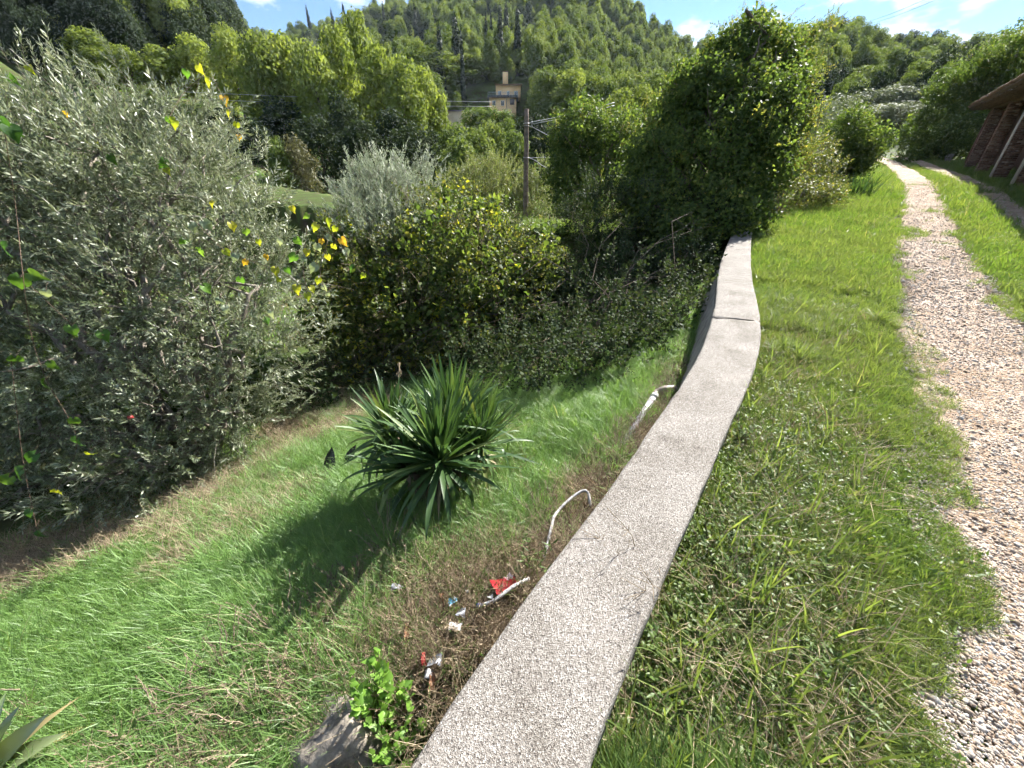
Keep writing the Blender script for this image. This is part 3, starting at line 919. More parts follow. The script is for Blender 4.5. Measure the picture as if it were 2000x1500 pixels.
scl = scl * np.where(np.abs(lat - .06) < .6, .7, 1.0) * (.72 + .65 * fbm(x * 1.8, y * 1.8, 19))
roughm = near & (rng.uniform(0, 1, n) < np.clip((fbm(x * 1.4 + 7, y * 1.4, 61) - .36) * 5, 0, 1) * (1 - smooth(2.6, 4.6, r)) * .9)
pick = np.where(roughm, pick + 12, pick)
farmix = ~near & (rng.uniform(0, 1, n) < np.clip((fbm(x * .7 + 3, y * .7, 67) - .34) * 3.5, 0, .85))
pick = np.where(farmix, 20 + rng.integers(0, 4, n), pick)
pick = np.where(~near & (rng.uniform(0, 1, n) < .10), 24 + rng.integers(0, 4, n), pick)
midmix = near & ~roughm & (rng.uniform(0, 1, n) < np.clip((fbm(x * .9 + 3, y * .9, 67) - .40) * 3, 0, .6)) & (pick < 8)
pick = np.where(midmix, pick + 12, pick)
g = ~isweed
scatter('verge_grass', put(x[g], y[g]), rand_rot(g.sum()), scl[g], pick[g],
        [tm_mesh('tuft', t, M['grass']) for t in tuft_short + tuft_long + tuft_far] + [tm_mesh('rough_tuft', t, M['rough']) for t in tuft_short + tuft_long] + [tm_mesh('rough_far_tuft', t, M['rough']) for t in tuft_far] + [tm_mesh('straw_far_tuft', t, M['dry']) for t in tuft_dry],
        'bright green grass along both sides of the gravel track', 'grass')
w = isweed
scatter('verge_weeds', put(x[w], y[w]), rand_rot(w.sum(), .2), rng.uniform(.6, 1.25, w.sum()), rng.integers(0, 4, w.sum()),
        [tm_mesh('weed', t, M['weed']) for t in weed_low], 'small broad-leaved weeds among the verge grass beside the wall', 'weeds')
# tall bright blades and dry stalks in the verge
x, y, r = lod_points(7500, .5, 6, 5, 75, 1.8)
d, _ = poly_dist(x, y, EDGE_LINE); lat = rut_lat(x, y)
ok = (d < -.21) & (lat < -.62)
tx, ty = x[ok], y[ok]
q = rng.uniform(0, 1, len(tx)) < .28
scatter('tall_grass_blades', put(tx[q], ty[q]), rand_rot(q.sum(), .25), rng.uniform(.6, 1.3, q.sum()), rng.integers(0, 3, q.sum()),
        [tm_mesh('tall_blades', t, M['grass']) for t in tuft_tall], 'long broad yellow-green grass blades standing out of the verge', 'grass')
q = ~q
scatter('verge_straw', put(tx[q], ty[q]), rand_rot(q.sum(), .3), rng.uniform(.6, 1.4, q.sum()), rng.integers(0, 4, q.sum()),
        [tm_mesh('straw', t, M['dry']) for t in tuft_dry], 'dry straw stalks mixed into the verge grass', 'straw')

# pebbles
def pebble_mesh(seed):
    import bmesh
    bm = bmesh.new(); bmesh.ops.create_icosphere(bm, subdivisions=1, radius=1.0)
    rr = random.Random(seed)
    sx, sy, sz = rr.uniform(.8, 1.3), rr.uniform(.65, 1.0), rr.uniform(.4, .7)
    for v in bm.verts:
        f = rr.uniform(.8, 1.12)
        v.co = (v.co.x * sx * f, v.co.y * sy * f, v.co.z * sz * f)
    me = bpy.data.meshes.new('pebble'); bm.to_mesh(me); bm.free()
    me.materials.append(M['pebble'])
    me.polygons.foreach_set('use_smooth', np.ones(len(me.polygons), bool))
    return me


x, y, r = lod_points(460000, .6, 26, 28, 82, 2.2)
lat = rut_lat(x, y)
edge = .10 * (fbm(x * 1.5, y * 1.5, 41) - .40) * 4
ok = (np.abs(lat - .06) < .53 + edge) | ((np.abs(lat - RUT2_OFF) < .3) & (rng.uniform(0, 1, len(x)) < .7)) 
x, y, r = x[ok], y[ok], r[ok]
n = len(x)
sz = np.exp(rng.normal(math.log(.0053), .38, n)) * np.clip(r / 4.5, 1, 1.8)
P = put(x, y); P[:, 2] += .012 + sz * .22 + .005 * np.clip(r - 4, 0, 30)
scatter('gravel_pebbles', P, rand_rot(n, .5), sz, rng.integers(0, 10, n), [pebble_mesh(k) for k in range(10)],
        'loose pinkish and white pebbles covering the wheel track', 'gravel')

# lawn below the wall
x, y, r = lod_points(150000, .9, 14, -75, 42, 7)
d, _ = poly_dist(x, y, EDGE_LINE)
dryz = fbm(x * .8 + 2, y * .8, 71)
heap = np.exp(-((x + .22) ** 2 / .30 + (y - 1.1) ** 2 / .42) ** 1.5)
foot = (d < .55 + .25 * (fbm(x * 2, y * 2, 3) - .4)) & (y < 4)
ok = (d > .2) & (d < 5.2)
shade_bare = (y > 5.2 + .4 * x * 0) & (x < 2.4)
ok &= ~(shade_bare & (rng.uniform(0, 1, len(x)) < .8))
p_dry = np.clip((dryz - .50) * 3.0, 0, .55) + .9 * heap + .8 * foot + .5 * smooth(3.3, 4.0, d) * (dryz > .42)
isdry = rng.uniform(0, 1, len(x)) < p_dry
g = ok & ~isdry & (rng.uniform(0, 1, len(x)) > heap * .9) & ~((d > 3.9) & (rng.uniform(0, 1, len(x)) < .75))
n = g.sum()
g[g] = rng.uniform(0, 1, n) < .30
n = g.sum()
lp = np.where(fbm(x[g] * 1.1, y[g] * 1.1, 88) > .42, 3, 0) + rng.integers(0, 3, n)
scatter('lawn_grass', put(x[g], y[g]), rand_rot(n, .2), rng.uniform(.75, 1.3, n) * np.clip(r[g] / 6, 1, 1.5), lp,
        [tm_mesh('lawn_patch', t, M['lawn']) for t in patch_lawn], 'cool green grass covering the slope below the wall', 'grass')
g = ok & isdry & (rng.uniform(0, 1, len(x)) < .34 + .25 * heap)
n = g.sum()
brown = foot[g] & (rng.uniform(0, 1, n) < .65)
scatter('dry_grass', put(x[g], y[g]), rand_rot(n, .3), rng.uniform(.6, 1.25, n) * (1 - .45 * heap[g]), rng.integers(0, 4, n) + np.where(brown, 4, 0),
        [tm_mesh('straw', t, M['dry']) for t in patch_dry] + [tm_mesh('brown_straw', t, M['dry_brown']) for t in patch_dry],
        'tangled dry brown grass along the foot of the wall and on the slope', 'dry grass')
# dry brush over the bank beside the boulder
R6 = random.Random(66)
brush = []
for k in range(5):
    parts = []
    for i in range(6):
        tw_ = twig('lance', 5, .19 * R6.uniform(.5, 1.2), .014, .005, .9, R6, R6.uniform(-.6, .6), r=.0012)
        Rm = rotm((R6.uniform(-1, 1), R6.uniform(-1, 1), .01), R6.uniform(.2, 1.35))
        parts.append((tw_.V @ Rm.T + np.array([R6.uniform(-.05, .05), R6.uniform(-.05, .05), -.01]), tw_.T, 0))
    tm_ = compose(parts); tm_.var = np.concatenate([rng.uniform(-.0, 1, 1).repeat(len(p[0])) for p in parts]); brush.append(tm_)
n = 5200
x = rng.uniform(-2.0, .35, n); y = rng.uniform(.2, 2.3, n)
d, _ = poly_dist(x, y, EDGE_LINE)
w_ = np.exp(-((x + .62) ** 2 / .55 + (y - .80) ** 2 / .28)) + .8 * np.exp(-((x + .2) ** 2 / .16 + (y - 1.3) ** 2 / .35))
ok = (d > .2) & (rng.uniform(0, 1, n) < w_ * np.clip((fbm(x * 2.2, y * 2.2, 29) - .3) * 4, 0, 1))
x, y = x[ok], y[ok]; n = len(x)
pk = rng.integers(0, 5, n) + np.where(rng.uniform(0, 1, n) < .3, 5, 0)
pk = np.where(rng.uniform(0, 1, n) < .22, 10 + rng.integers(0, 5, n), pk)
scatter('dry_brush', put(x, y), rand_rot(n, .25), rng.uniform(.6, 1.4, n), pk,
        [tm_mesh('brush', t, M['dry']) for t in brush] + [tm_mesh('brown_brush', t, M['dry_brown']) for t in brush] + [tm_mesh('green_brush', t, M['weed']) for t in brush],
        'dry brown brush and dead stems over the bank around the boulder', 'brush')
# rough meadow beyond the thickets
x, y, r = lod_points(24000, 9, 80, -50, 30, 1)
d, _ = poly_dist(x, y, EDGE_LINE)
g = (d > 4)
n = g.sum()
scatter('meadow_grass', put(x[g], y[g]), rand_rot(n), rng.uniform(1.6, 3.4, n) * np.clip(r[g] / 25, .7, 1.4), rng.integers(0, 4, n) + np.where(rng.uniform(0, 1, n) < .3, 4, 0),
        [tm_mesh('meadow_tuft', t, M['lawn']) for t in tuft_far] + [tm_mesh('meadow_straw', t, M['dry']) for t in tuft_far],
        'rough pale meadow grass in the clearing behind the thickets', 'grass')

# ------------------------------------------------------------------ shrubs and trees near the camera
R2 = random.Random(5)
tw_olive = [twig('lance', 22, .25, .064, .0160, .75, R2, .2) for k in range(5)]
tw_sucker = [twig('lance', 30, .55, .055, .011, .45, R2, .08, r=.003) for k in range(4)]
tw_bramble = [twig('ovate', 10, .22, .052, .036, 1.0, R2, .35, pairs=False, jit=.6) for k in range(5)]
tw_ivy = [cluster('ovate', 10, .22, .075, .065, R2, .55) for k in range(5)]
tw_ivy_far = [cluster('lance', 10, .22, .085, .075, R2, .55) for k in range(5)]
tw_vine = [cluster('heart', 5, .22, .095, .095, R2, .5) for k in range(4)]
tw_shrub = [twig('ovate', 16, .34, .05, .022, .7, R2, .1, r=.003) for k in range(4)]
tw_bare = [twig('lance', 3, .38, .03, .01, .8, R2, .3, r=.003) for k in range(4)]


def limb_path(a, b, sag, n=7, wob=.05):
    a = np.asarray(a, float); b = np.asarray(b, float)
    f = np.linspace(0, 1, n)[:, None]
    P = a + (b - a) * f
    ln = np.linalg.norm(b - a)
    P[:, 2] += sag * ln * np.sin(np.pi * f[:, 0])
    P[1:-1] += rng.normal(0, wob * ln, (n - 2, 3)) * .5
    return P


def bush(name, label, cat, base, blobs, layers, stems=5, stem_r=.03, bark='bark', inner=.45, floor=.02, fol_name='foliage', up=.35, branch_n=3, group=None, size=1.0, clump=(4, .10)):
    """blobs: (u, v, depth, radius) -> world balls; layers: (templates, count, material, scale, up, vbase bias)"""
    B = []
    for (u, v, t, rr) in blobs:
        p = at(u, v, t) if t is not None else hit(u, v) + np.array([0, 0, rr * .6])
        B.append((p[0], p[1], p[2], rr))
    base = np.array([base[0], base[1], gz(base[0], base[1])])
    root = thing(name, label, cat, base, group)
    # woody skeleton
    m = MB()
    fork = base + np.array([0, 0, .25])
    for b in B:
        c = np.array(b[:3])
        s0 = base + np.append(rng.normal(0, .06, 2), -.1)
        P = limb_path(s0, c, .12, 9, .07)
        m.tube(P, np.linspace(stem_r * rng.uniform(.7, 1.2), stem_r * .35, len(P)), 6)
        for k in range(branch_n):
            dd = rng.normal(size=3); dd[2] = abs(dd[2]) * .6; dd /= np.linalg.norm(dd)
            st = P[rng.integers(4, len(P))]
            m.tube(limb_path(st, c + dd * b[3] * .85, .06, 6, .08), np.linspace(stem_r * .4, stem_r * .12, 6), 4)
    m.build('trunk' if cat == 'tree' else 'stem', M[bark], root, True)
    groups = {}
    for (tm, cnt, mat, sc, up_, vb) in layers:
        sel = B
        kc, sg = clump if cnt > 600 else (1, 0)
        P, D = sample_blobs(sel, cnt // kc, inner, floor)
        if kc > 1:
            vb = np.repeat(np.clip(rng.normal(vb, .2, len(P)), 0, 1), kc)
            P = np.repeat(P, kc, 0) + rng.normal(0, sg, (len(P) * kc, 3)); D = np.repeat(D, kc, 0)
            okz = P[:, 2] > ground_z(P[:, 0], P[:, 1]) + .01; P, D, vb = P[okz], D[okz], vb[okz]
        D = D * (1 - up_) + np.array([0, 0, up_]) + rng.normal(0, .25, D.shape)
        n = len(P)
        vbase = np.clip(rng.normal(vb, .28, n), 0, 1)
        V, T, a = stamp(tm, P, D, sc * rng.uniform(.7, 1.25, n), vbase=vbase)
        groups.setdefault(mat, []).append((V, T, a))
    for mat, L_ in groups.items():
        mb = MB()
        for V, T, a in L_: mb.add(V, T=T, var=a)
        mb.build(fol_name, M[mat], root)
    return root


# the big olive at the left
bush('olive_tree', 'large silvery olive tree filling the left side above the grassy slope', 'tree', hit(392, 905)[:2],
     [(330, 280, 4.7, .78), (190, 300, 4.6, .82), (50, 310, 4.5, .82), (-90, 345, 4.3, .92), (250, 390, 4.3, .95), (430, 425, 4.6, .84), (80, 430, 4.1, 1.0),
      (-120, 500, 3.9, 1.1), (340, 590, 4.3, .85), (505, 560, 4.5, .72), (150, 690, 4.1, .95), (475, 690, 4.4, .68), (330, 800, 4.2, .55), (-50, 780, 4.0, .8),
      (430, 820, 4.3, .42), (250, 890, 4.0, .42), (80, 850, 4.0, .55), (-40, 890, 4.2, .6), (180, 940, 3.8, .34), (60, 950, 4.1, .42), (310, 920, 3.95, .32), (470, 800, 4.4, .35), (390, 880, 4.2, .28),  (330, 345, 5.6, .9), (150, 370, 5.6, .95), (-40, 420, 5.3, 1.1), (250, 560, 5.4, 1.1), (430, 560, 5.4, .75), (60, 620, 5.0, 1.1)],
     [(tw_olive, 9000, 'olive', 1.0, .30, .5), (tw_bare, 500, 'olive', 1.0, .2, .3)],
     stems=6, stem_r=.05, bark='bark_grey', inner=.35, fol_name='crown', branch_n=4, clump=(6, .11))

bush('dark_shrub', 'dark evergreen shrubs filling the shade behind the olive trunk', 'shrub', at(200, 820, 6.4)[:2],
     [(100, 730, 6.6, .9), (250, 700, 6.6, .9), (-60, 720, 6.2, 1.1), (400, 720, 6.6, .75), (500, 740, 6.4, .5), (350, 790, 6.0, .55), (150, 810, 6.0, .7), (0, 830, 5.8, .75), (250, 830, 5.8, .5), (450, 790, 6.0, .45)],
     [(tw_ivy_far, 2000, 'ivy', 1.1, .15, .3)], stem_r=.03, inner=.4, branch_n=2)
# silvery suckers and pale shrubs beyond the thicket
bush('olive_sucker_shrub', 'silvery upright olive shoots rising behind the bramble thicket', 'shrub', at(760, 560, 7.9)[:2],
     [(760, 400, 7.9, .6), (715, 420, 7.8, .55), (815, 385, 8.0, .5), (705, 375, 8.2, .38), (780, 455, 7.4, .6), (740, 350, 8.3, .38), (800, 345, 8.3, .36), (690, 460, 7.5, .45), (730, 480, 7.2, .5)],
     [(tw_sucker, 700, 'sucker', .6, .6, .6), (tw_olive, 1500, 'sucker', 1.15, .45, .5)], stem_r=.03, bark='bark_grey', inner=.2)
bush('yellowing_shrub', 'pale yellow-green shrub in sun just left of the wooden pole', 'shrub', at(950, 420, 20)[:2],
     [(950, 365, 20.0, 1.4), (985, 360, 20.5, 1.15), (920, 380, 19.8, 1.1), (890, 370, 20.5, .9), (960, 410, 19.6, 1.3), (1005, 395, 19.8, 1.0), (930, 345, 20.4, .8), (1030, 385, 20, .9)],
     [(tw_shrub, 2300, 'shrub_yellow', 1.6, .55, .55)], stem_r=.025, inner=.2)
bush('pale_bush', 'pale sunlit bush just right of the wooden pole base', 'shrub', at(1050, 430, 20)[:2],
     [(1050, 375, 20, .9), (1058, 415, 19.6, 1.1), (1065, 350, 20.5, .8), (1045, 440, 19, 1.0)],
     [(tw_shrub, 1000, 'shrub_yellow', 1.6, .5, .3)], stem_r=.02, inner=.2)

# central thicket of brambles and vines
bush('bramble_thicket', 'rounded thicket of brambles and vines with yellow leaves behind the yucca', 'thicket', at(860, 690, 7.1)[:2],
     [(850, 520, 7.3, 1.15), (950, 545, 7.1, 1.0), (1030, 510, 7.4, .62), (1060, 545, 7.3, .5), (735, 590, 6.9, .95), (800, 640, 6.7, .85), (930, 640, 6.7, .75), (690, 510, 7.1, .62),
      (880, 430, 7.7, .62), (960, 450, 7.6, .5), (660, 620, 6.7, .6), (700, 700, 6.5, .5), (1010, 600, 6.9, .5), (870, 700, 6.5, .5)],
     [(tw_bramble, 3700, 'bramble', 1.0, .2, .5), (tw_vine, 1400, 'ivy', 1.0, .15, .35), (tw_vine, 900, 'ivy_gold', .8, .15, .6), (tw_bare, 900, 'dry_brown', 1.1, .1, .4), (tw_vine, 330, 'vine_y', .7, .2, .3)],
     stem_r=.025, inner=.5, branch_n=4)
bush('shady_bramble_bank', 'low dark brambles in the shade at the far end of the wall', 'brambles', at(1250, 600, 8.0)[:2],
     [(1250, 560, 8.2, .75), (1150, 590, 7.7, .62), (1320, 520, 8.8, .75), (1375, 490, 9.2, .6), (1200, 650, 7.0, .42), (1090, 640, 7.2, .45), (1310, 610, 7.3, .35), (1060, 690, 6.6, .35),
      (1190, 520, 9.2, .8), (1100, 530, 9.0, .7), (1350, 560, 8.0, .4), (1000, 700, 6.2, .4), (1010, 630, 7.0, .55), (1060, 600, 7.6, .6), (1110, 690, 6.0, .42), (1180, 690, 5.8, .36), (1250, 650, 6.4, .42), (1290, 640, 6.6, .4), (940, 715, 6.0, .4), (880, 735, 5.9, .35), (1340, 620, 6.6, .26), (1120, 480, 10.5, .9), (1210, 450, 10.5, .9), (640, 745, 5.9, .4), (720, 740, 5.9, .4), (800, 740, 5.9, .4)],
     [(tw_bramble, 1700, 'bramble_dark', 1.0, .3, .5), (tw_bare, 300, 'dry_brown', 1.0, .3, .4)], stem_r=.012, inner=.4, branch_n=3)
bush('shadow_fill_undergrowth', 'dark low undergrowth, partly put in for shade, between the yucca and the shaded brambles', 'undergrowth', at(1120, 690, 6.2)[:2],  # low dark plants, some added where the tower's shadow falls short
     [(1300, 640, None, .28), (1240, 675, None, .34), (1170, 705, None, .34), (1090, 722, None, .36), (1010, 735, None, .36), (930, 735, None, .36), (1340, 585, None, .34), (1365, 540, None, .36), (1270, 610, None, .45),
      (1190, 645, None, .42), (1110, 670, None, .45), (1020, 690, None, .45), (1310, 560, None, .5), (1220, 575, None, .6), (1140, 610, None, .6), (1050, 640, None, .6), (1385, 500, None, .4), (1250, 520, None, .8), (1150, 540, None, .8), (1330, 515, None, .6), (1400, 470, None, .45), (1360, 500, None, .5), (1375, 520, None, .35), (1340, 560, None, .35), (1010, 780, None, .24), (1060, 765, None, .26), (1120, 755, None, .26), (1180, 738, None, .26), (1235, 712, None, .28), (1285, 680, None, .26), (1318, 645, None, .22), (940, 775, None, .26), (1345, 610, None, .24)],
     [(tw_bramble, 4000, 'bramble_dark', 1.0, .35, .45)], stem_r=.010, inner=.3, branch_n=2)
bush('bramble_hedge', 'tangled bramble heap with shiny leaves spilling onto the grass past the wall end', 'brambles', at(1540, 410, 11.3)[:2],
     [(1440, 425, 9.6, .40), (1500, 405, 10.8, .5), (1560, 385, 11.3, .55), (1600, 355, 12.3, .6), (1555, 315, 13, .65), (1620, 385, 11.3, .32), (1400, 450, 9.4, .35), (1590, 300, 13.5, .5), (1510, 350, 12.0, .6)],
     [(tw_bramble, 2600, 'bramble', 1.0, .3, .6), (tw_bare, 400, 'dry_brown', 1.1, .2, .5)], stem_r=.014, inner=.35, branch_n=3)

# ivy towers
bush('ivy_tower', 'tall leaning tree smothered in ivy beyond the end of the wall', 'tree', at(1400, 480, 9.0)[:2],
     [(1350, 180, 9.23, 0.57), (1430, 135, 9.32, 0.61), (1260, 310, 9.23, 0.53), (1450, 260, 8.91, 0.89), (1540, 140, 9.40, 0.36), (1405, 115, 9.48, 0.41), (1555, 220, 9.32, 0.32), (1455, 95, 9.40, 0.58), (1510, 105, 9.40, 0.50), (1390, 185, 9.07, 0.73), (1480, 215, 9.07, 0.93), (1325, 235, 9.32, 0.61), (1290, 320, 9.07, 0.69), (1400, 320, 8.91, 1.09), (1490, 320, 8.91, 0.73),
      (1290, 410, 8.75, 0.69), (1390, 430, 8.59, 0.85), (1465, 400, 8.75, 0.57), (1545, 85, 9.72, 0.28), (1470, 50, 9.40, 0.26), (1530, 180, 9.23, 0.49), (1260, 380, 9.07, 0.49), (1420, 120, 9.56, 0.49), (1330, 460, 8.26, 0.57), (1520, 260, 9.23, 0.45)],
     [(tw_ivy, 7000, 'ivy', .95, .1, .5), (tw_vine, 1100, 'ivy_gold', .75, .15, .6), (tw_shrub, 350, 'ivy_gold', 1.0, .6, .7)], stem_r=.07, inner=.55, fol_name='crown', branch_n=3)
bush('sunlit_rim_sprays', 'creeper sprays tinted yellow for the sunlit right edge of the ivy tower', 'creeper', at(1500, 420, 9.5)[:2],  # tendril-like sprays; their gold colour paints the tower's sunlit rim
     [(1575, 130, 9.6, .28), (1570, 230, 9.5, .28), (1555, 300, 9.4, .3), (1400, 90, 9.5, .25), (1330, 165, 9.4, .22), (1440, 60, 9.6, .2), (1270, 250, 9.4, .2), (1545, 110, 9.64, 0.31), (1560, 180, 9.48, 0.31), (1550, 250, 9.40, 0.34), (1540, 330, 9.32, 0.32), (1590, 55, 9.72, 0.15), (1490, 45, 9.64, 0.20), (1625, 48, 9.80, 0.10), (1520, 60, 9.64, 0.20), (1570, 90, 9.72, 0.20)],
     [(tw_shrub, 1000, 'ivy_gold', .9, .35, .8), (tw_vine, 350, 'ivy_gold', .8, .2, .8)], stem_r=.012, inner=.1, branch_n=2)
bush('ivy_stump', 'rounded ivy-clad tree trunk between the wooden pole and the ivy tower', 'tree', at(1150, 470, 13.4)[:2],
     [(1130, 265, 13.4, 1.0), (1185, 285, 13.4, 1.0), (1105, 345, 13.2, .75), (1180, 390, 13.0, 1.15), (1125, 420, 13.0, .85), (1225, 255, 13.8, .65), (1150, 225, 13.8, .6), (1230, 330, 13.4, .7), (1100, 290, 13.6, .55), (1200, 460, 12.4, .8)],
     [(tw_ivy_far, 3600, 'ivy', 1.0, .1, .5), (tw_shrub, 700, 'ivy_gold', 1.1, .55, .65)], stem_r=.07, inner=.55, fol_name='crown', branch_n=2)
bush('ivy_arch', 'dark ivy-covered hump with a lit rim left of the far track', 'shrub', at(1650, 330, 17)[:2],
     [(1655, 272, 17.0, 1.15), (1612, 292, 17, .75), (1695, 290, 17, .85), (1670, 310, 16.6, .8), (1625, 318, 16.6, .6)],
     [(tw_ivy_far, 1900, 'ivy', 1.1, .1, .45), (tw_shrub, 250, 'ivy_gold', 1.0, .5, .6)], stem_r=.05, inner=.6)
bush('creeper_hedge', 'tall dark creeper-covered hedge at the far end of the brick shed', 'hedge', at(1855, 290, 32)[:2],
     [(1785, 285, 32, 1.2), (1800, 250, 32, 1.4), (1835, 225, 31, 1.6), (1830, 290, 31, 1.3), (1870, 185, 30, 1.7), (1875, 265, 28.5, 1.6), (1905, 150, 28, 1.8), (1850, 165, 31, 1.5), (1895, 225, 28.5, 1.4), (1775, 310, 30, .9), (1810, 305, 30.5, 1.1), (1840, 305, 30, 1.2), (1865, 300, 29.5, 1.2), (1890, 285, 29, 1.0)],
     [(tw_ivy_far, 3800, 'ivy', 1.6, .1, .42), (tw_shrub, 500, 'ivy_gold', 1.5, .5, .5)], stem_r=.022, inner=.5, branch_n=1)
bush('roof_creeper_trees', 'leafy trees rising above and behind the roof of the brick shed', 'tree', at(2000, 250, 26)[:2],
     [(1940, 130, 28, 1.7), (1985, 105, 26, 1.8), (2040, 90, 25, 2.0), (1960, 105, 30, 1.6), (2000, 160, 26, 1.6), (2090, 110, 24, 2.0), (1925, 175, 28, 1.4)],
     [(tw_ivy_far, 2200, 'ivy', 1.6, .1, .5), (tw_shrub, 700, 'ivy_gold', 1.6, .4, .5)], stem_r=.09, inner=.5, fol_name='crown')


# ------------------------------------------------------------------ vines with large leaves (each leaf a part)
def heart_mesh(name, mat, seed, L=.085):
    rr = random.Random(seed)
    n = 18; V = [(0, 0, 0)]; T = []
    for ring in (0.5, 1.0):
        for k in range(n):
            a = 2 * math.pi * k / n
            # heart outline around the leaf stalk
            rad_ = .5 * (1 + .25 * math.cos(a) ** 2) * (1.18 if abs(math.sin(a)) > .75 else 1.0)
            if abs(a - math.pi) < .2: rad_ = .2
            if k == 0: rad_ = .95
            rad_ *= rr.uniform(.95, 1.07) if ring == 1 else 1
            V.append((math.sin(a) * rad_ * ring * L * .95, 0, math.cos(a) * rad_ * ring * L + .12 * L))
    V = np.array(V)
    V[0] = (0, 0, .12 * L)
    V[:, 1] = .22 * np.abs(V[:, 0]) - 1.8 * (V[:, 2] ** 2) / L * .35 + np.array([rr.uniform(-.004, .004) for _ in range(len(V))])
    for k in range(n):
        l = (k + 1) % n
        T += [(0, 1 + k, 1 + l), (1 + k, 1 + n + k, 1 + n + l), (1 + k, 1 + n + l, 1 + l)]
    return mk_mesh(name, V, np.array(T), np.full(len(V), .5), [mat], smooth_shade=True)


LEAF = {m: [heart_mesh('leaf', M[m], s) for s in range(4)] for m in ('vine_y', 'vine_o', 'vine_g', 'vine_p', 'vine_d')}


def euler_from(D, Nn):
    from mathutils import Matrix
    z = Vector(D).normalized(); x = Vector(Nn).cross(z)
    if x.length < 1e-4: x = Vector((1, 0, 0))
    x.normalize(); y = z.cross(x)
    return Matrix((x, y, z)).transposed().to_euler()


def vine(name, label, runs, base, leaves):
    """runs: lists of (u, v, depth) for the stems; leaves: (u, v, depth, kind, size)"""
    root = thing(name, label, 'vine', base)
    m = MB()
    for rn in runs:
        P = np.array([at(*p) for p in rn])
        P = resample(P, .04) if len(P) > 2 else P
        m.tube(P, .0022, 5)
    for (u, v, t, kind, s) in leaves:
        p = at(u, v, t); m.tube(limb_path(p, p + np.array([R2.uniform(-.05, .03), R2.uniform(.03, .10), R2.uniform(.0, .06)]), .1, 5, .03), .0012, 4)
    m.build('stem', M['vine_stem'], root, True)
    for (u, v, t, kind, s) in leaves:
        p = at(u, v, t)
        o = link('leaf', LEAF[kind][R2.randrange(4)], root)
        o.location = p - np.array(root.location)
        dn = Vector((R2.uniform(-.6, .6), R2.uniform(-.5, .3), -1 + R2.uniform(-.1, .7)))
        nn = Vector((R2.uniform(-.4, .9), -1 + R2.uniform(-.3, .8), R2.uniform(-.1, .8)))
        o.rotation_euler = euler_from(dn, nn)
        s *= .8; o.scale = (s, s, s * R2.uniform(.85, 1.1))
    return root


lv = [(452, 438, 3.7, 'vine_y', 1.0), (570, 405, 3.8, 'vine_y', .8), (618, 440, 3.8, 'vine_y', 1.0), (644, 432, 3.8, 'vine_y', 1.35), (580, 468, 3.75, 'vine_g', 1.0), (667, 468, 3.7, 'vine_o', 1.0), (675, 490, 3.7, 'vine_p', 1.0),
      (690, 520, 3.7, 'vine_g', .9), (710, 536, 3.7, 'vine_y', .75), (538, 525, 3.7, 'vine_y', 1.0), (520, 500, 3.75, 'vine_o', .7), (580, 560, 3.7, 'vine_y', 1.1), (600, 575, 3.7, 'vine_y', .9), (608, 562, 3.72, 'vine_y', .9),
      (400, 435, 3.7, 'vine_p', 1.2), (375, 440, 3.7, 'vine_p', 1.1), (392, 490, 3.7, 'vine_g', 1.2), (460, 500, 3.7, 'vine_p', 1.0), (440, 490, 3.7, 'vine_y', .9), (480, 510, 3.7, 'vine_o', .7), (620, 480, 3.75, 'vine_p', 1.0),
      (640, 462, 3.8, 'vine_p', .8), (628, 470, 3.75, 'vine_o', .7), (600, 490, 3.75, 'vine_y', .9), (615, 520, 3.72, 'vine_p', 1.1), (622, 545, 3.7, 'vine_y', .8), (575, 500, 3.75, 'vine_g', 1.1), (592, 505, 3.75, 'vine_p', 1.0),
      (545, 545, 3.7, 'vine_y', .6), (400, 560, 3.7, 'vine_g', 1.2), (428, 585, 3.7, 'vine_p', .9), (440, 600, 3.7, 'vine_p', .9), (530, 610, 3.7, 'vine_p', 1.0), (520, 625, 3.7, 'vine_g', 1.0), (470, 545, 3.7, 'vine_g', 1.0),
      (415, 395, 3.75, 'vine_y', .7), (360, 470, 3.7, 'vine_g', 1.2), (600, 420, 3.8, 'vine_g', .8), (655, 445, 3.8, 'vine_y', .8), (652, 480, 3.7, 'vine_y', .8), (640, 500, 3.75, 'vine_y', .8), (560, 525, 3.75, 'vine_g', .9),
      (632, 560, 3.72, 'vine_p', .7), (640, 575, 3.72, 'vine_p', .6), (505, 470, 3.8, 'vine_y', .7), (480, 450, 3.8, 'vine_g', .9), (548, 470, 3.8, 'vine_p', .8)]
vine('climbing_vine', 'climbing vine with yellow heart-shaped leaves on the right side of the olive', [[(610, 430, 3.8), (660, 470, 3.72), (682, 505, 3.7), (712, 540, 3.7)], [(600, 440, 3.8), (592, 520, 3.75), (600, 570, 3.7)],
      [(380, 430, 3.72), (440, 490, 3.72), (520, 520, 3.72), (600, 560, 3.72)], [(640, 470, 3.75), (625, 530, 3.72), (640, 580, 3.72)]], hit(480, 870), lv)
lv2 = [(437, 190, 4.0, 'vine_o', 1.0), (448, 218, 4.0, 'vine_y', .9), (462, 242, 4.0, 'vine_y', .8), (466, 266, 4.0, 'vine_o', .7), (342, 236, 3.9, 'vine_y', 1.2), (330, 232, 3.9, 'vine_g', 1.0), (388, 130, 4.2, 'vine_y', 1.1), (364, 140, 4.2, 'vine_g', 1.0),
       (408, 158, 4.1, 'vine_y', 1.0), (55, 130, 3.9, 'vine_y', .9), (20, 150, 3.9, 'vine_g', 1.1), (128, 222, 3.8, 'vine_o', .7), (190, 280, 3.8, 'vine_y', .9), (215, 305, 3.8, 'vine_g', 1.0), (325, 330, 3.8, 'vine_y', .9), (320, 315, 3.8, 'vine_g', 1.2)]
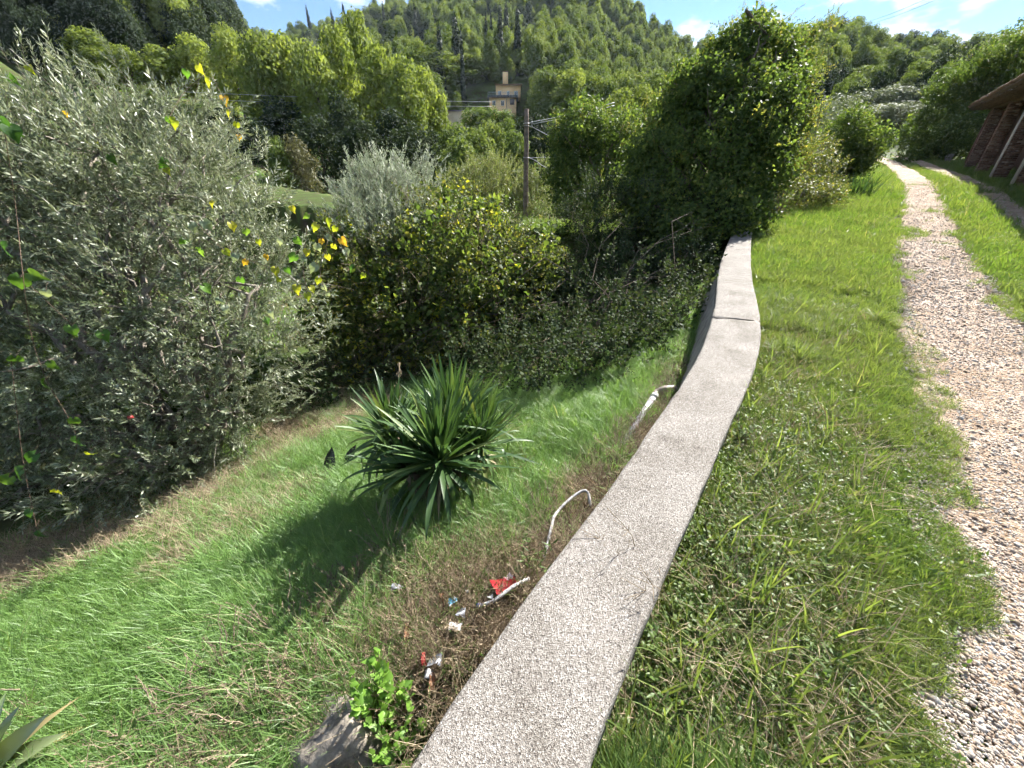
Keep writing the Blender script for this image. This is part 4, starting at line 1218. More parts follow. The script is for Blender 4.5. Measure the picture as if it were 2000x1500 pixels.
vine('high_vine', 'thin vine with orange and yellow leaves trailing off the top of the olive', [[(415, 150, 4.1), (432, 185, 4.0), (455, 230, 4.0), (468, 270, 4.0)], [(330, 230, 3.9), (360, 180, 4.1), (400, 145, 4.2)], [(20, 150, 3.9), (130, 225, 3.85), (215, 300, 3.8), (325, 325, 3.8)]],
     hit(300, 940), lv2)
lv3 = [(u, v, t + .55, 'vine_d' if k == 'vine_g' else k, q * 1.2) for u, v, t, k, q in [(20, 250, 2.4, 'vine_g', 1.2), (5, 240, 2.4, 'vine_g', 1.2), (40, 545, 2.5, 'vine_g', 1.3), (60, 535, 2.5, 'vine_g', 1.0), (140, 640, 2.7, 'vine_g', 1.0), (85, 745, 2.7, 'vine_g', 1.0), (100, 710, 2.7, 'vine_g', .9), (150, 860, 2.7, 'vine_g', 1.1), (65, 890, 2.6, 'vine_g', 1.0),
       (40, 920, 2.6, 'vine_g', 1.2), (15, 935, 2.6, 'vine_g', 1.1), (110, 960, 2.6, 'vine_y', .8), (75, 1040, 2.5, 'vine_g', .7), (58, 1000, 2.5, 'vine_g', .8), (172, 885, 2.7, 'vine_y', .7), (145, 820, 2.7, 'vine_g', .9), (200, 650, 2.8, 'vine_g', 1.0), (30, 700, 2.6, 'vine_g', 1.0), (10, 480, 2.5, 'vine_g', 1.0), (90, 570, 2.6, 'vine_p', .8)]]
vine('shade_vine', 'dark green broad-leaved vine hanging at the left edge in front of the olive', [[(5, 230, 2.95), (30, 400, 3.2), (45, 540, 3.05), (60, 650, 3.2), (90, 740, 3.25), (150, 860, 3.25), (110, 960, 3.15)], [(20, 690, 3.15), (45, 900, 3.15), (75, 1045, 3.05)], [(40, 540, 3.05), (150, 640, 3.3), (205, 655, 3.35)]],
     hit(60, 1030), lv3)


# ------------------------------------------------------------------ yucca and other strap-leaved plants
def strap(name, mat, L, W, bend, kink=None, fold=.35, n=9, twist=0.0):
    """sword leaf along +Z bending towards -Y (its back), V-shaped in section"""
    V = []; T = []
    p = np.array([0., 0., 0.]); ang = 0.0
    for k in range(n + 1):
        f = k / n
        w = W * (.55 + .9 * f if f < .35 else .865 * (1 - ((f - .35) / .65) ** 1.9) + .003) * .5
        c, s = math.cos(ang), math.sin(ang)
        up = np.array([0, c, s])          # normal side (front)
        tw = twist * f
        sx = np.array([math.cos(tw), 0, 0]) + up * math.sin(tw)
        V += [p - sx * w + up * w * fold, p, p + sx * w + up * w * fold]
        ang += bend / n * (.3 + 1.4 * f)
        if kink and abs(f - kink) < .5 / n: ang += 1.25
        p = p + np.array([0, -math.sin(ang), math.cos(ang)]) * L / n
    for k in range(n):
        b = 3 * k
        for q in (0, 1):
            T += [(b + q, b + q + 1, b + q + 4), (b + q, b + q + 4, b + q + 3)]
    V = np.array(V)
    return mk_mesh(name, V, np.array(T), np.full(len(V), .5), [mat], smooth_shade=False)


yl = [strap('leaf', M['yucca'], .58, .047, b, None, .35, 9, tw) for b, tw in ((.05, 0), (.15, .3), (.25, -.3), (.35, .2), (.1, -.5))]
yl_d = [strap('leaf', M['yucca'], .60, .052, b, None, .3, 9, tw) for b, tw in ((.9, .2), (1.3, -.2), (.7, .4))] + [strap('leaf', M['yucca'], .60, .052, .3, .45), strap('leaf', M['yucca'], .60, .052, .3, .6)]
yl_w = [strap('dead_leaf', M['yucca_dry'], .42, .03, b, None, .5, 9, tw) for b, tw in ((1.6, 1.2), (1.9, -1.0), (1.2, .8))]


def place_leaf(root, mesh, name, c, a, tilt, s, roll=0.0):
    """leaf from c, leaning outwards to azimuth a by tilt from upright"""
    from mathutils import Matrix
    o = link(name, mesh, root)
    o.location = np.asarray(c) - np.array(root.location)
    Mx = Matrix.Rotation(a, 3, 'Z') @ Matrix.Rotation(roll, 3, 'Y') @ Matrix.Rotation(tilt, 3, 'X')
    o.rotation_euler = Mx.to_euler()
    o.scale = (s, s, s)
    return o


def rosette(root, c, n, s, tmin=.05, tmax=2.1, lean=(0, 0), dead=0, R=R2):
    for i in range(n):
        f = (i + .5) / n
        tilt = tmin + (tmax - tmin) * f ** 1.5
        a = i * 2.39996 + R.uniform(-.25, .25)
        low = tilt > 1.15
        mesh = R.choice(yl_d) if (low and R.random() < .8) or R.random() < .06 else R.choice(yl)
        cc = np.asarray(c) + np.array([math.sin(a) * .03 * (1 if f > .2 else .3), -math.cos(a) * .03, .10 * (1 - f) - .03])
        tl = tilt + lean[0] * math.sin(a) + lean[1] * math.cos(a)
        place_leaf(root, mesh, 'leaf', cc, a, tl, s * R.uniform(.78, 1.1) * (.75 if f < .07 else 1), R.uniform(-.2, .2))
    for i in range(dead):
        a = R.uniform(0, 6.28)
        place_leaf(root, R.choice(yl_w), 'dead_leaf', np.asarray(c) + np.array([0, 0, -.1]), a, R.uniform(1.5, 2.5), s * R.uniform(.7, 1.1))


yb = hit(850, 985)
yucca = thing('yucca', 'large spiky yucca with several leaf heads on the slope below the wall', 'yucca', yb)
heads = [(at(860, 905, 2.72), 86, 1.0, 2.35, (0, 0), 9), (at(885, 850, 3.15), 60, 1.05, 1.25, (0, 0), 6), (at(768, 855, 3.15), 60, .86, 2.0, (-.0, 0), 6), (at(940, 872, 3.05), 52, .80, 2.0, (0, 0), 9), (at(805, 925, 2.95), 40, .9, 2.2, (0, 0), 7)]
m = MB()
for (c, n_, s_, tm_, ln_, dd_) in heads:
    b0 = yb + np.append(rng.normal(0, .04, 2), -.06)
    m.tube(limb_path(b0, c, .05, 7, .05), np.linspace(.075, .05, 7), 8)
m.build('trunk', M['bark'], yucca, True)
for (c, n_, s_, tm_, ln_, dd_) in heads:
    rosette(yucca, c, n_, s_, .05, tm_, ln_, dd_)
mbx = MB()
for (c, n_, s_, tm_, ln_, dd_) in heads:
    for i in range(60):
        msh = R2.choice(yl + yl_d[:2] if i > 30 else yl)
        co = np.empty(len(msh.vertices) * 3); msh.vertices.foreach_get('co', co); co = co.reshape(-1, 3)
        a = R2.uniform(0, 6.283); tl = .05 + (min(tm_, 1.3) - .05) * R2.random() ** 1.2
        Rm = rotm((0, 0, 1), a) @ rotm((1, 0, 0), tl)
        T_ = np.array([p.vertices[:] for p in msh.polygons])
        mbx.add((co * s_ * R2.uniform(.7, 1.02)) @ Rm.T + c + np.array([0, 0, .02]), T=T_, var=R2.random())
o = mbx.build('inner_leaves', M['yucca'], yucca); o['kind'] = 'stuff'
# dried flower stalk
m = MB()
p0, p1 = at(770, 860, 3.25), at(781, 708, 3.3)
m.tube(limb_path(p0, p1, 0, 8, .01), np.linspace(.009, .003, 8), 5)
for k in range(22):
    f = R2.uniform(.25, 1); b = p0 + (p1 - p0) * f
    e = b + np.array([R2.uniform(-.05, .05), R2.uniform(-.05, .05), R2.uniform(.03, .09)]) * (1.25 - f)
    m.tube(np.array([b, (b + e) / 2 + np.array([0, 0, -.006]), e]), [.003, .0025, .002], 4)
    m.tube(np.array([e, e + np.array([0, 0, .018])]), [.005, .002], 4)
m.build('flower_stalk', M['dry'], yucca)

# second sword-leaved plant far along the verge
sp = at(1690, 352, 13.0); sp[2] = gz(sp[0], sp[1])
iris = thing('sword_plant', 'upright clump of dark sword-shaped leaves at the far verge beside the track', 'plant', sp)
sw = [strap('leaf', M['yucca'], .95, .05, b, None, .25, 7, tw) for b, tw in ((.1, .2), (.35, -.2), (.6, .3), (.2, -.6))]
for i in range(70):
    a = R2.uniform(0, 6.28); rr_ = .34 * math.sqrt(R2.random())
    place_leaf(iris, R2.choice(sw), 'leaf', sp + np.array([rr_ * math.cos(a), rr_ * math.sin(a), -.03]), R2.uniform(0, 6.28), R2.uniform(.02, .5), R2.uniform(.6, 1.05))

# strap leaves poking in at the lower left corner
cb = at(-55, 1515, 1.70); cb[2] = gz(cb[0], cb[1]) - .02
corner = thing('strap_leaved_plant', 'broad glossy strap leaves with tan edges in the lower left corner', 'plant', cb)
st1 = [strap('leaf', M['agave'], .42, .115, b, None, .35, 9, tw) for b, tw in ((.3, .3), (.55, -.2), (.8, .2))]
st2 = [strap('dead_leaf', M['agave_dry'], .46, .06, b, None, .5, 9, tw) for b, tw in ((.5, .5), (.8, -.6))]
for i, (a, tl, s_) in enumerate([(2.3, .75, 1.0), (2.05, .95, .95), (1.85, 1.05, .9), (2.55, .6, .8), (1.5, .9, .8), (1.95, 1.3, .9), (2.2, .55, .8), (.4, .9, .8), (-1.2, .9, .8), (3.3, .9, .8)]):
    place_leaf(corner, st1[i % 3], 'leaf', cb + np.array([0, 0, .03]), a, tl, s_, R2.uniform(-.4, .4))
for a, tl in ((2.45, .72), (1.75, 1.2), (2.1, 1.15)):
    place_leaf(corner, st2[R2.randrange(2)], 'dead_leaf', cb + np.array([0, 0, .02]), a, tl, 1.0, R2.uniform(-.5, .5))

# ------------------------------------------------------------------ trees of the valley and the hills
def crown_tmpl(lobes, n, size, leaf='ovate', out=.55, upb=.1):
    """crown of leaf sprays filling several lobes: (x, y, z, rx, rz)"""
    Lb = np.array(lobes, float)
    w = Lb[:, 3] ** 2; w = w / w.sum()
    k = rng.choice(len(Lb), n, p=w)
    d = rng.normal(size=(n, 3)); d /= np.linalg.norm(d, axis=1)[:, None]
    lump = 1 + .5 * (fbm(d[:, 0] * 2.5 + k * 5.3 + d[:, 2], d[:, 1] * 2.5 + d[:, 2] * 2.2, 91, 3) - .47)
    f = rng.uniform(.25, 1, n) ** .5 * lump
    P = Lb[k, :3] + d * np.stack([Lb[k, 3], Lb[k, 3], Lb[k, 4]], 1) * f[:, None]
    nr = d * out + rng.normal(0, 1, (n, 3)) * (1 - out) + np.array([0, 0, upb])
    v, t = leaf_verts(leaf, size, size * .75, .2, 0)
    v = v - np.array([0, 0, size * .5])
    v = v[:, [0, 2, 1]]      # normal along z
    B = basis_from(nr, rng.uniform(0, 6.28, n))
    sc = rng.uniform(.6, 1.4, n)
    V = np.einsum('nij,vj->nvi', B, v) * sc[:, None, None] + P[:, None]
    T = t[None] + (np.arange(n) * len(v))[:, None, None]
    lobe_v = rng.uniform(0, 1, len(Lb))
    a = np.clip(.55 * rng.uniform(0, 1, n) + .45 * lobe_v[k], 0, 1)
    return V.reshape(-1, 3), T.reshape(-1, 3), np.repeat(a, len(v))


def trunk_mb(h, r, lobes, n_limb=6):
    m = MB()
    z = np.linspace(-.6, h, 8)
    P = np.stack([rng.normal(0, .08, 8) * (z > .2), rng.normal(0, .08, 8) * (z > .2), z], 1)
    m.tube(P, np.linspace(r * 1.25, r * .35, 8), 7)
    for lb in lobes[:n_limb]:
        st = P[rng.integers(3, 7)]
        m.tube(limb_path(st, np.array(lb[:3]), .05, 5, .05), np.linspace(r * .45, r * .12, 5), 5)
    return m


def lobes_round(H, W, n, zlo=.35):
    out = [(0, 0, H * .62, W * .34, H * .28)]
    for k in range(n):
        a = k * 2.4 + R2.uniform(-.4, .4); f = (k + .5) / n
        z = H * (zlo + (1 - zlo - .1) * f); rr = W * .5 * math.sin(math.pi * min(.97, .22 + .75 * f)) ** .8 * .62
        lr = W * R2.uniform(.17, .26)
        out.append((rr * math.cos(a), rr * math.sin(a), z, lr, lr * R2.uniform(.8, 1.1)))
    return out


PROTO = {}


def proto(key, lobes, n, size, mat, trunk_h, trunk_r, bark='bark', **kw):
    V, T, a = crown_tmpl(lobes, n, size, **kw)
    cm = mk_mesh(key + '_crown', V, T, a, [M[mat]])
    tmb = trunk_mb(trunk_h, trunk_r, lobes)
    tmsh = tmb.mesh(key + '_trunk', M[bark])
    PROTO.setdefault(key, []).append((tmsh, cm))


# every prototype is 10 m tall and about 6 m wide
for s in range(3):
    proto('broad', lobes_round(10, 6.4, 13, .25), 5000, .30, 'tree_y', 6.5, .17)
for s in range(3):
    proto('green', lobes_round(10, 6.6, 12, .2), 5200, .30, 'tree_g', 6, .18)
for s in range(3):
    proto('dark', lobes_round(10, 7.0, 12, .15), 5200, .28, 'tree_d', 6, .2)
for s in range(2):
    proto('olive_far', lobes_round(10, 8.0, 12, .2), 5200, .26, 'tree_o', 5, .2, leaf='lance')
proto('brown', lobes_round(10, 7.0, 11, .2), 3600, .32, 'tree_b', 6, .2)
for s in range(2):
    lb = [(R2.uniform(-.08, .08), R2.uniform(-.08, .08), .9 + 8.4 * f, .25 + .95 * (1 - f) ** .6 * min(1, .5 + f * 3), .75) for f in np.linspace(0, 1, 13)]
    proto('cypress', lb, 4200, .24, 'cypress', 8.5, .14, leaf='lance', out=.5, upb=.3)


def tree(name, key, label, u, vtop, Y, wpx, group=None, k=None, cat='tree'):
    """a tree whose top shows at (u, vtop) when it stands at the distance Y"""
    top = on_y(u, vtop, Y)
    g = gz(top[0], top[1])
    H = max(2.0, top[2] - g)
    pxm = FPX / ((top[1] * CP - (top[2] - CAMZ) * SP))
    W = wpx / pxm
    tmsh, cm = PROTO[key][R2.randrange(len(PROTO[key])) if k is None else k]
    o = thing(name, label, cat, (top[0], top[1], g), group, R2.uniform(0, 6.28))
    w0 = 2.2 if key == 'cypress' else 6.4
    o.scale = (W / w0, W / w0, H / 9.6)
    link('trunk', tmsh, o); link('crown', cm, o)
    return o


ORD = ['first', 'second', 'third', 'fourth', 'fifth', 'sixth', 'seventh', 'eighth', 'ninth', 'tenth', 'eleventh', 'twelfth', 'thirteenth', 'fourteenth', 'fifteenth', 'sixteenth', 'seventeenth', 'eighteenth']
rows = [('yellow_green_tree', 'broad', 'yellow-green broadleaf tree, %s from the left in the tall row behind the olive', 'tall yellow-green row behind the olive',
         [(45, 38, 62, 95), (105, 32, 64, 90), (160, 52, 60, 95), (235, 92, 58, 110), (310, 92, 60, 110), (375, 68, 62, 100), (432, 58, 60, 100), (488, 62, 58, 110), (548, 62, 60, 120), (600, 84, 56, 110), (650, 55, 60, 110), (690, 28, 66, 95), (735, 85, 60, 105), (778, 112, 58, 100), (822, 132, 62, 90), (855, 185, 62, 50)]),
        ('dark_understory_tree', 'dark', 'dark shaded tree, %s from the left below the yellow-green row', 'dark trees along the edge of the clearing',
         [(420, 205, 50, 110), (480, 230, 47, 100), (540, 190, 52, 110), (610, 225, 46, 110), (665, 180, 50, 100), (700, 235, 44, 120), (760, 215, 48, 110), (800, 245, 42, 120), (845, 255, 44, 100), (1040, 225, 48, 110), (1085, 240, 44, 110)]),
        ('leafy_green_tree', 'green', 'mid green leafy tree, %s from the left in front of the peach house', 'green trees below the house',
         [(885, 245, 42, 95), (930, 250, 38, 100), (960, 240, 44, 80), (988, 232, 46, 70), (900, 268, 36, 110), (1010, 262, 42, 80)]),
        ('hillside_tree', 'green', 'green tree on the lower hillside, %s from the left around the peach house', 'trees around the house',
         [(800, 95, 120, 100), (850, 92, 125, 110), (905, 105, 130, 95), (940, 112, 135, 80), (1068, 130, 128, 95), (1052, 175, 112, 60), (1100, 150, 118, 90), (1165, 150, 110, 90)]),
        ('holm_oak', 'dark', 'dark evergreen oak, %s from the left on the near left hill', 'dark evergreens on the near left hill',
         [(-40, -25, 90, 160), (40, 5, 95, 130), (95, -20, 92, 140), (150, 20, 96, 120), (205, -10, 92, 140), (255, 15, 95, 120), (300, 0, 92, 130), (345, 25, 95, 110), (375, 40, 98, 90), (60, 60, 84, 120), (180, 62, 85, 120), (290, 60, 84, 110)]),
        ('grey_olive_tree', 'olive_far', 'grey-green olive tree, %s from the left at the foot of the right hill', 'grey-green olives below the right hill',
         [(1600, 205, 55, 90), (1640, 190, 62, 100), (1690, 180, 66, 110), (1735, 172, 64, 110), (1780, 165, 62, 110), (1720, 205, 56, 90), (1775, 200, 54, 90)]),
        ('orange_tipped_tree', 'broad', 'yellowish tree, %s from the left right of the peach house', 'yellowish trees right of the house',
         [(1120, 138, 92, 90), (1165, 150, 88, 80), (1215, 175, 60, 90), (1265, 170, 62, 80)]),
        ('right_slope_tree', 'green', 'rounded green tree, %s from the left low on the right hill', 'green trees low on the right hill',
         [(1575, 160, 90, 90), (1625, 135, 95, 100), (1690, 130, 95, 100), (1755, 135, 92, 95), (1815, 120, 95, 95), (1870, 110, 90, 90), (1590, 100, 120, 80)])]
for nm, key, lab, grp, lst in rows:
    for k, (u, vt, Y, w) in enumerate(sorted(lst)):
        tree(nm, key, lab % ORD[k], u, vt, Y, w, grp)
cyp = [(400, -15, 118, 26), (416, -5, 112, 22), (597, 10, 220, 9), (646, 18, 215, 11), (668, 4, 215, 10), (746, 2, 225, 9), (808, 2, 210, 12), (855, 40, 175, 20), (887, 24, 180, 22), (899, 48, 182, 11), (948, 18, 200, 9), (958, 14, 200, 9), (976, 9, 190, 16), (988, 2, 190, 16), (1011, 11, 195, 18), (1585, 95, 130, 14), (1605, 92, 132, 12)]
for k, (u, vt, Y, w) in enumerate(sorted(cyp)):
    for Yq in np.arange(Y + 20, 100, -4):      # stand it where the slope gives it its real height
        p = on_y(u, vt, Yq)
        if p[2] - gz(p[0], p[1]) > 14.5: break
    tree('cypress', 'cypress', 'slender dark cypress, %s from the left on the hills' % ORD[k], u, vt, float(Yq), w * 1.15, 'cypresses on the hills')
tree('umbrella_pine', 'dark', 'dark domed pine crown standing on the middle of the hillside left of the house', 772, 66, 170, 70)
tree('twiggy_shrub', 'brown', 'small brown twiggy shrub at the edge of the clearing behind the olive', 576, 268, 34, 75, cat='shrub')
tree('bay_shrub', 'green', 'small green shrub beside the brown twiggy one in the clearing', 535, 275, 33, 60, cat='shrub')

# the woods that cover the hills: nobody could count these
def wood_mesh(key, i):
    tmsh, cm = PROTO[key][i]
    me = cm.copy(); me.name = key + '_wood'
    return me


wood_keys = [('broad', 0), ('broad', 1), ('green', 0), ('green', 1), ('green', 2), ('dark', 0), ('dark', 1), ('olive_far', 0), ('brown', 0)]
wood_small = [wood_mesh(k, i) for k, i in wood_keys]


def wood(name, label, n, azr, rr, mixw, hmean):
    a = np.radians(rng.uniform(azr[0], azr[1], n)); r = np.sqrt(rng.uniform(rr[0] ** 2, rr[1] ** 2, n))
    x, y = r * np.sin(a), r * np.cos(a)
    rc = np.interp(np.degrees(a), sky_az, sky_rc)
    ok = (r < rc + 25) & ~((np.abs(x + 3) < 9) & (y > 84) & (y < 130)) & ~((x > -16) & (x < 3) & (y > 70) & (y < 118))
    x, y, r = x[ok], y[ok], r[ok]; n = len(x)
    patchy = fbm(x * .02, y * .02, 13, 3)
    u_ = np.clip((patchy - .3) * 2.2, 0, 1) * .6 + rng.uniform(0, 1, n) * .4
    cum = np.cumsum(mixw) / np.sum(mixw)
    idx = np.searchsorted(cum, np.clip(u_, 0, .999))
    H = hmean * np.clip(np.exp(rng.normal(0, .28, n)), .5, 1.45)
    P = put(x, y); P[:, 2] -= .3 + H * .08
    W = H * rng.uniform(.5, 1.05, n) / 10
    scatter(name, P, np.stack([np.zeros(n), np.zeros(n), rng.uniform(0, 6.28, n)], 1), np.stack([W, W, H / 10], 1), idx, wood_small, label, 'wood')


wood('hill_wood', 'mixed green and yellow-green wood covering the central hill behind the house', 4000, (-34, 24), (86, 300), [2, 2, 3, 3, 3, 2, 1.5, 2, .35], 8.0)
wood('right_hill_wood', 'green wood covering the hill on the right beyond the track', 1700, (24, 56), (80, 215), [1, 1, 3, 3, 3, 2.5, 2, 2.5, .3], 7.5)
wood('left_hill_wood', 'dark evergreen wood on the near hill at the upper left', 600, (-60, -27), (82, 140), [.05, .05, .5, .5, .5, 5, 5, 1, .1], 8.5)

# reeds in the clearing
rd = at(640, 410, 21); rd[2] = gz(rd[0], rd[1])
reeds = thing('reed_clump', 'pale green reed clump in the clearing right of the olive', 'reeds', rd)
m = MB()
for i in range(260):
    a = R2.uniform(0, 6.28); rr_ = 1.0 * math.sqrt(R2.random())
    b = rd + np.array([rr_ * math.cos(a), rr_ * math.sin(a), -.05]); h_ = R2.uniform(.8, 1.5)
    e = b + np.array([R2.uniform(-.15, .15), R2.uniform(-.15, .15), h_])
    s_ = np.array([.016, 0, 0]); mid = (b + e) / 2
    m.add([b - s_, b + s_, mid + s_, mid - s_, e], T=[(0, 1, 2), (0, 2, 3), (3, 2, 4)], var=R2.random())
m.build('foliage', M['lawn'], reeds)


# ------------------------------------------------------------------ wooden pole and cables
pb_ = on_y(1027, 400, 20.5); pb_[2] = gz(pb_[0], pb_[1])
ptop = on_y(1028.5, 213, 20.7)
pole = thing('utility_pole', 'weathered wooden utility pole standing alone behind the thicket', 'pole', pb_)
m = MB(); f = np.linspace(0, 1, 14)[:, None]
P = pb_ + (ptop - pb_) * f; P[0, 2] -= .4
m.tube(P, np.linspace(.135, .10, 14), 12)
m.build('shaft', M['pole'], pole, True)
M['steel'] = solid('galvanised', (.35, .35, .36), .5, .5, .6, noise=.3, scale=20)
M['cable'] = solid('pale_cable', (.42, .42, .43), .6, .3, noise=.2, scale=5)
M['cable_dark'] = solid('dark_cable', (.05, .05, .055), .6, .3, noise=.2, scale=5)


def zpole(v): return on_y(1028, v, 20.6)


for v in (241, 246, 308):
    mb = MB(); c = zpole(v)
    th = np.linspace(0, 2 * np.pi, 15)
    mb.tube(np.stack([c[0] + .128 * np.cos(th), c[1] + .128 * np.sin(th), np.full(15, c[2])], 1), .012, 5, cap=False)
    mb.build('band', M['steel'], pole)
for v in (240, 247):
    mb = MB(); c = zpole(v); mb.tube(np.array([c + [.1, 0, 0], c + [.24, -.02, .0]]), [.02, .016], 6); mb.tube(np.array([c + [.24, -.02, -.03], c + [.24, -.02, .07]]), [.035, .025], 7)
    mb.build('insulator', M['steel'], pole)


def cable(name, label, pts, r, mat, sag=.0):
    P = np.array(pts, float)
    P = resample(P, .25 if len(P) > 2 else 1.0) if len(P) > 2 else limb_path(P[0], P[1], -sag, 24, 0)
    m = MB(); m.tube(P, r, 5)
    return m.build(name, M[mat], None, label=label, cat='cable', group='overhead cables')


c0 = zpole(241)
cable('overhead_cable', 'pale cable rising right from the upper pole bracket', [c0 + [.24, 0, .05], on_y(1200, 200, 24)], .013, 'cable', .01)
cable('overhead_cable', 'pale cable just below the upper one, rising right from the pole', [c0 + [.24, 0, -.02], on_y(1200, 206, 24)], .013, 'cable', .01)
c0 = zpole(247)
cable('overhead_cable', 'thick pale cable sloping down right from the lower pole bracket', [c0 + [.24, 0, 0], on_y(1160, 292, 15.5)], .014, 'cable', .02)
c0 = zpole(308)
cable('overhead_cable', 'thin straight cable leaving the pole halfway up towards the ivy', [c0 + [.12, 0, 0], on_y(1170, 304, 19)], .009, 'cable', .0)
cable('overhead_cable', 'slack drooping cable loop on the right of the pole', [c0 + [.12, -.05, 0], on_y(1047, 314, 20.3), on_y(1066, 327, 20), on_y(1095, 327, 19.5), on_y(1150, 318, 19)], .014, 'cable')
cable('overhead_cable', 'faint cable crossing the trees left of the house, upper one', [on_y(330, 178, 50), on_y(960, 199, 72)], .02, 'cable', .004)
cable('overhead_cable', 'faint cable crossing the trees left of the house, lower one', [on_y(330, 192, 50), on_y(960, 208, 72)], .02, 'cable', .004)
cable('overhead_cable', 'dark cable against the sky at the upper right, left one of the pair', [on_y(1680, 45, 165), on_y(1860, -25, 60)], .035, 'cable_dark', .004)
cable('overhead_cable', 'dark cable against the sky at the upper right, right one of the pair', [on_y(1690, 48, 165), on_y(1885, -25, 60)], .035, 'cable_dark', .004)

# ------------------------------------------------------------------ peach house on the hillside
M['peach'] = solid('peach_render', (.88, .60, .32), .9, .15, noise=.10, scale=.8)
M['tan'] = solid('tan_render', (.62, .50, .34), .9, .15, noise=.15, scale=.7)
M['rooftile'] = ramp_mat('clay_tile', [(0, (.13, .075, .05)), (.5, (.24, .15, .10)), (1, (.34, .26, .19))], .9, .1, rnd=.0, scale=12)
M['white'] = solid('white_paint', (.75, .74, .72), .6, .3, noise=.08, scale=3)
M['glass'] = solid('window_glass', (.03, .035, .045), .08, .6, noise=.1, scale=2)
M['shutter'] = solid('grey_shutter', (.20, .16, .17), .7, .3, noise=.2, scale=6)
M['rail'] = solid('railing', (.55, .57, .62), .5, .4, .2, noise=.1, scale=6)
HY = 118.0


def hx(u, v): return on_y(u, v, HY)[0]
def hz_(v): return on_y(985, v, HY)[2]


hb = np.array([hx(983, 200), HY, gz(hx(983, 200), HY)])
house = thing('peach_house', 'peach-coloured two-storey house with a tall chimney stack on the hillside', 'house', hb)
zl0, zl1, zu1 = hb[2] - 4, hz_(191), hz_(165)
m = MB(); m.box((hx(956, 200), HY, zl0), (hx(1008.5, 200), HY + 8, zl1)); m.build('lower_wall', M['peach'], house)
m = MB(); m.box((hx(968, 178), HY + 1.3, zl1 + .12), (hx(1017, 178), HY + 8, zu1)); m.build('upper_wall', M['peach'], house)
m = MB(); m.box((hx(952, 190), HY - .5, zl1 + .003), (hx(1012, 190), HY + 8.3, zl1 + .118)); m.build('terrace_slab', M['shutter'], house)
m = MB(); m.box((hx(966, 165), HY + .7, zu1 + .003), (hx(1019.5, 165), HY + 8.6, zu1 + .22)); roof = m.build('roof', M['rooftile'], house)
m = MB(); m.box((hx(981.2, 150), HY + 3, zu1 + .2), (hx(992, 150), HY + 4.4, hz_(135))); m.build('chimney', M['peach'], roof)
m = MB(); m.box((hx(980.8, 150), HY + 2.95, hz_(135) + .003), (hx(992.4, 150), HY + 4.45, hz_(133.3))); m.build('chimney_cap', M['rooftile'], roof)


def window(cx_u, v0, v1, wu, Y, shutters=False, kind='window'):
    x0, x1 = hx(cx_u - wu / 2, (v0 + v1) / 2), hx(cx_u + wu / 2, (v0 + v1) / 2)
    z1, z0 = hz_(v0), hz_(v1)
    fr = MB(); b = .1
    fr.box((x0, Y - .10, z0), (x0 + b, Y - .004, z1)); fr.box((x1 - b, Y - .10, z0), (x1, Y - .004, z1))
    fr.box((x0 + b, Y - .10, z1 - b), (x1 - b, Y - .004, z1)); fr.box((x0 + b, Y - .10, z0), (x1 - b, Y - .004, z0 + b))
    fr.box(((x0 + x1) / 2 - .05, Y - .09, z0 + b), ((x0 + x1) / 2 + .05, Y - .006, z1 - b))
    o = fr.build(kind, M['white'], house)
    g_ = MB(); g_.box((x0 + b, Y - .05, z0 + b), ((x0 + x1) / 2 - .05, Y - .008, z1 - b)); g_.build('pane', M['glass'], o)
    g_ = MB(); g_.box(((x0 + x1) / 2 + .05, Y - .05, z0 + b), (x1 - b, Y - .008, z1 - b)); g_.build('pane', M['glass'], o)
    if shutters:
        for sx0, sx1 in ((x0 - .55, x0 - .02), (x1 + .02, x1 + .55)):
            s_ = MB(); s_.box((sx0, Y - .07, z0), (sx1, Y - .006, z1)); s_.build('shutter', M['rail'], o)


window(964.6, 196.5, 206.5, 6.2, HY); window(981.5, 196.5, 206.5, 6.2, HY)
window(975.8, 176, 186, 6, HY + 1.3); window(992.5, 176, 189, 5, HY + 1.3, kind='terrace_door'); window(1008, 176, 189, 7, HY + 1.3, kind='terrace_door')
m = MB(); m.box((hx(996, 199), HY - .06, hz_(204.5)), (hx(1004.5, 199), HY - .004, hz_(192.5))); m.build('garage_shutter', M['shutter'], house)
m = MB(); m.tube(np.array([[hx(989.5, 200), HY - .08, zl1 - .1], [hx(989.5, 200), HY - .08, zl0 + 2]]), .06, 6); m.build('downpipe', M['shutter'], house)
x0, x1 = hx(953, 190), hx(1011, 190)
m = MB()
for k in range(30):
    xx = x0 + (x1 - x0) * k / 29
    m.box((xx - .02, HY - .42, zl1 + .12), (xx + .02, HY - .38, zl1 + 1.05))
m.box((x0, HY - .44, zl1 + 1.052), (x1, HY - .36, zl1 + 1.12))
m.build('balcony_railing', M['rail'], house)
m = MB(); m.box((x0, HY - .36, zl1 + .15), (x1, HY - .345, zl1 + .5)); m.build('balcony_panel', M['glass'], house)

# tan outbuilding wall below the house
Y2 = 95.0
ob = on_y(897, 240, Y2); ob[2] = gz(ob[0], ob[1])
outb = thing('outbuilding', 'plain tan rendered outbuilding left of the ivy below the peach house', 'building', ob)
a0, a1 = on_y(873.5, 228, Y2), on_y(922, 228, Y2)
m = MB(); zt = on_y(880, 217.5, Y2)[2]
m.box((a0[0], Y2, ob[2] - 3), (a1[0], Y2 + 5, zt)); m.build('wall', M['tan'], outb)
m = MB(); m.box((a0[0] - .25, Y2 - .25, zt + .003), (a1[0] + .25, Y2 + 5.3, zt + .2)); m.build('roof', M['shutter'], outb)
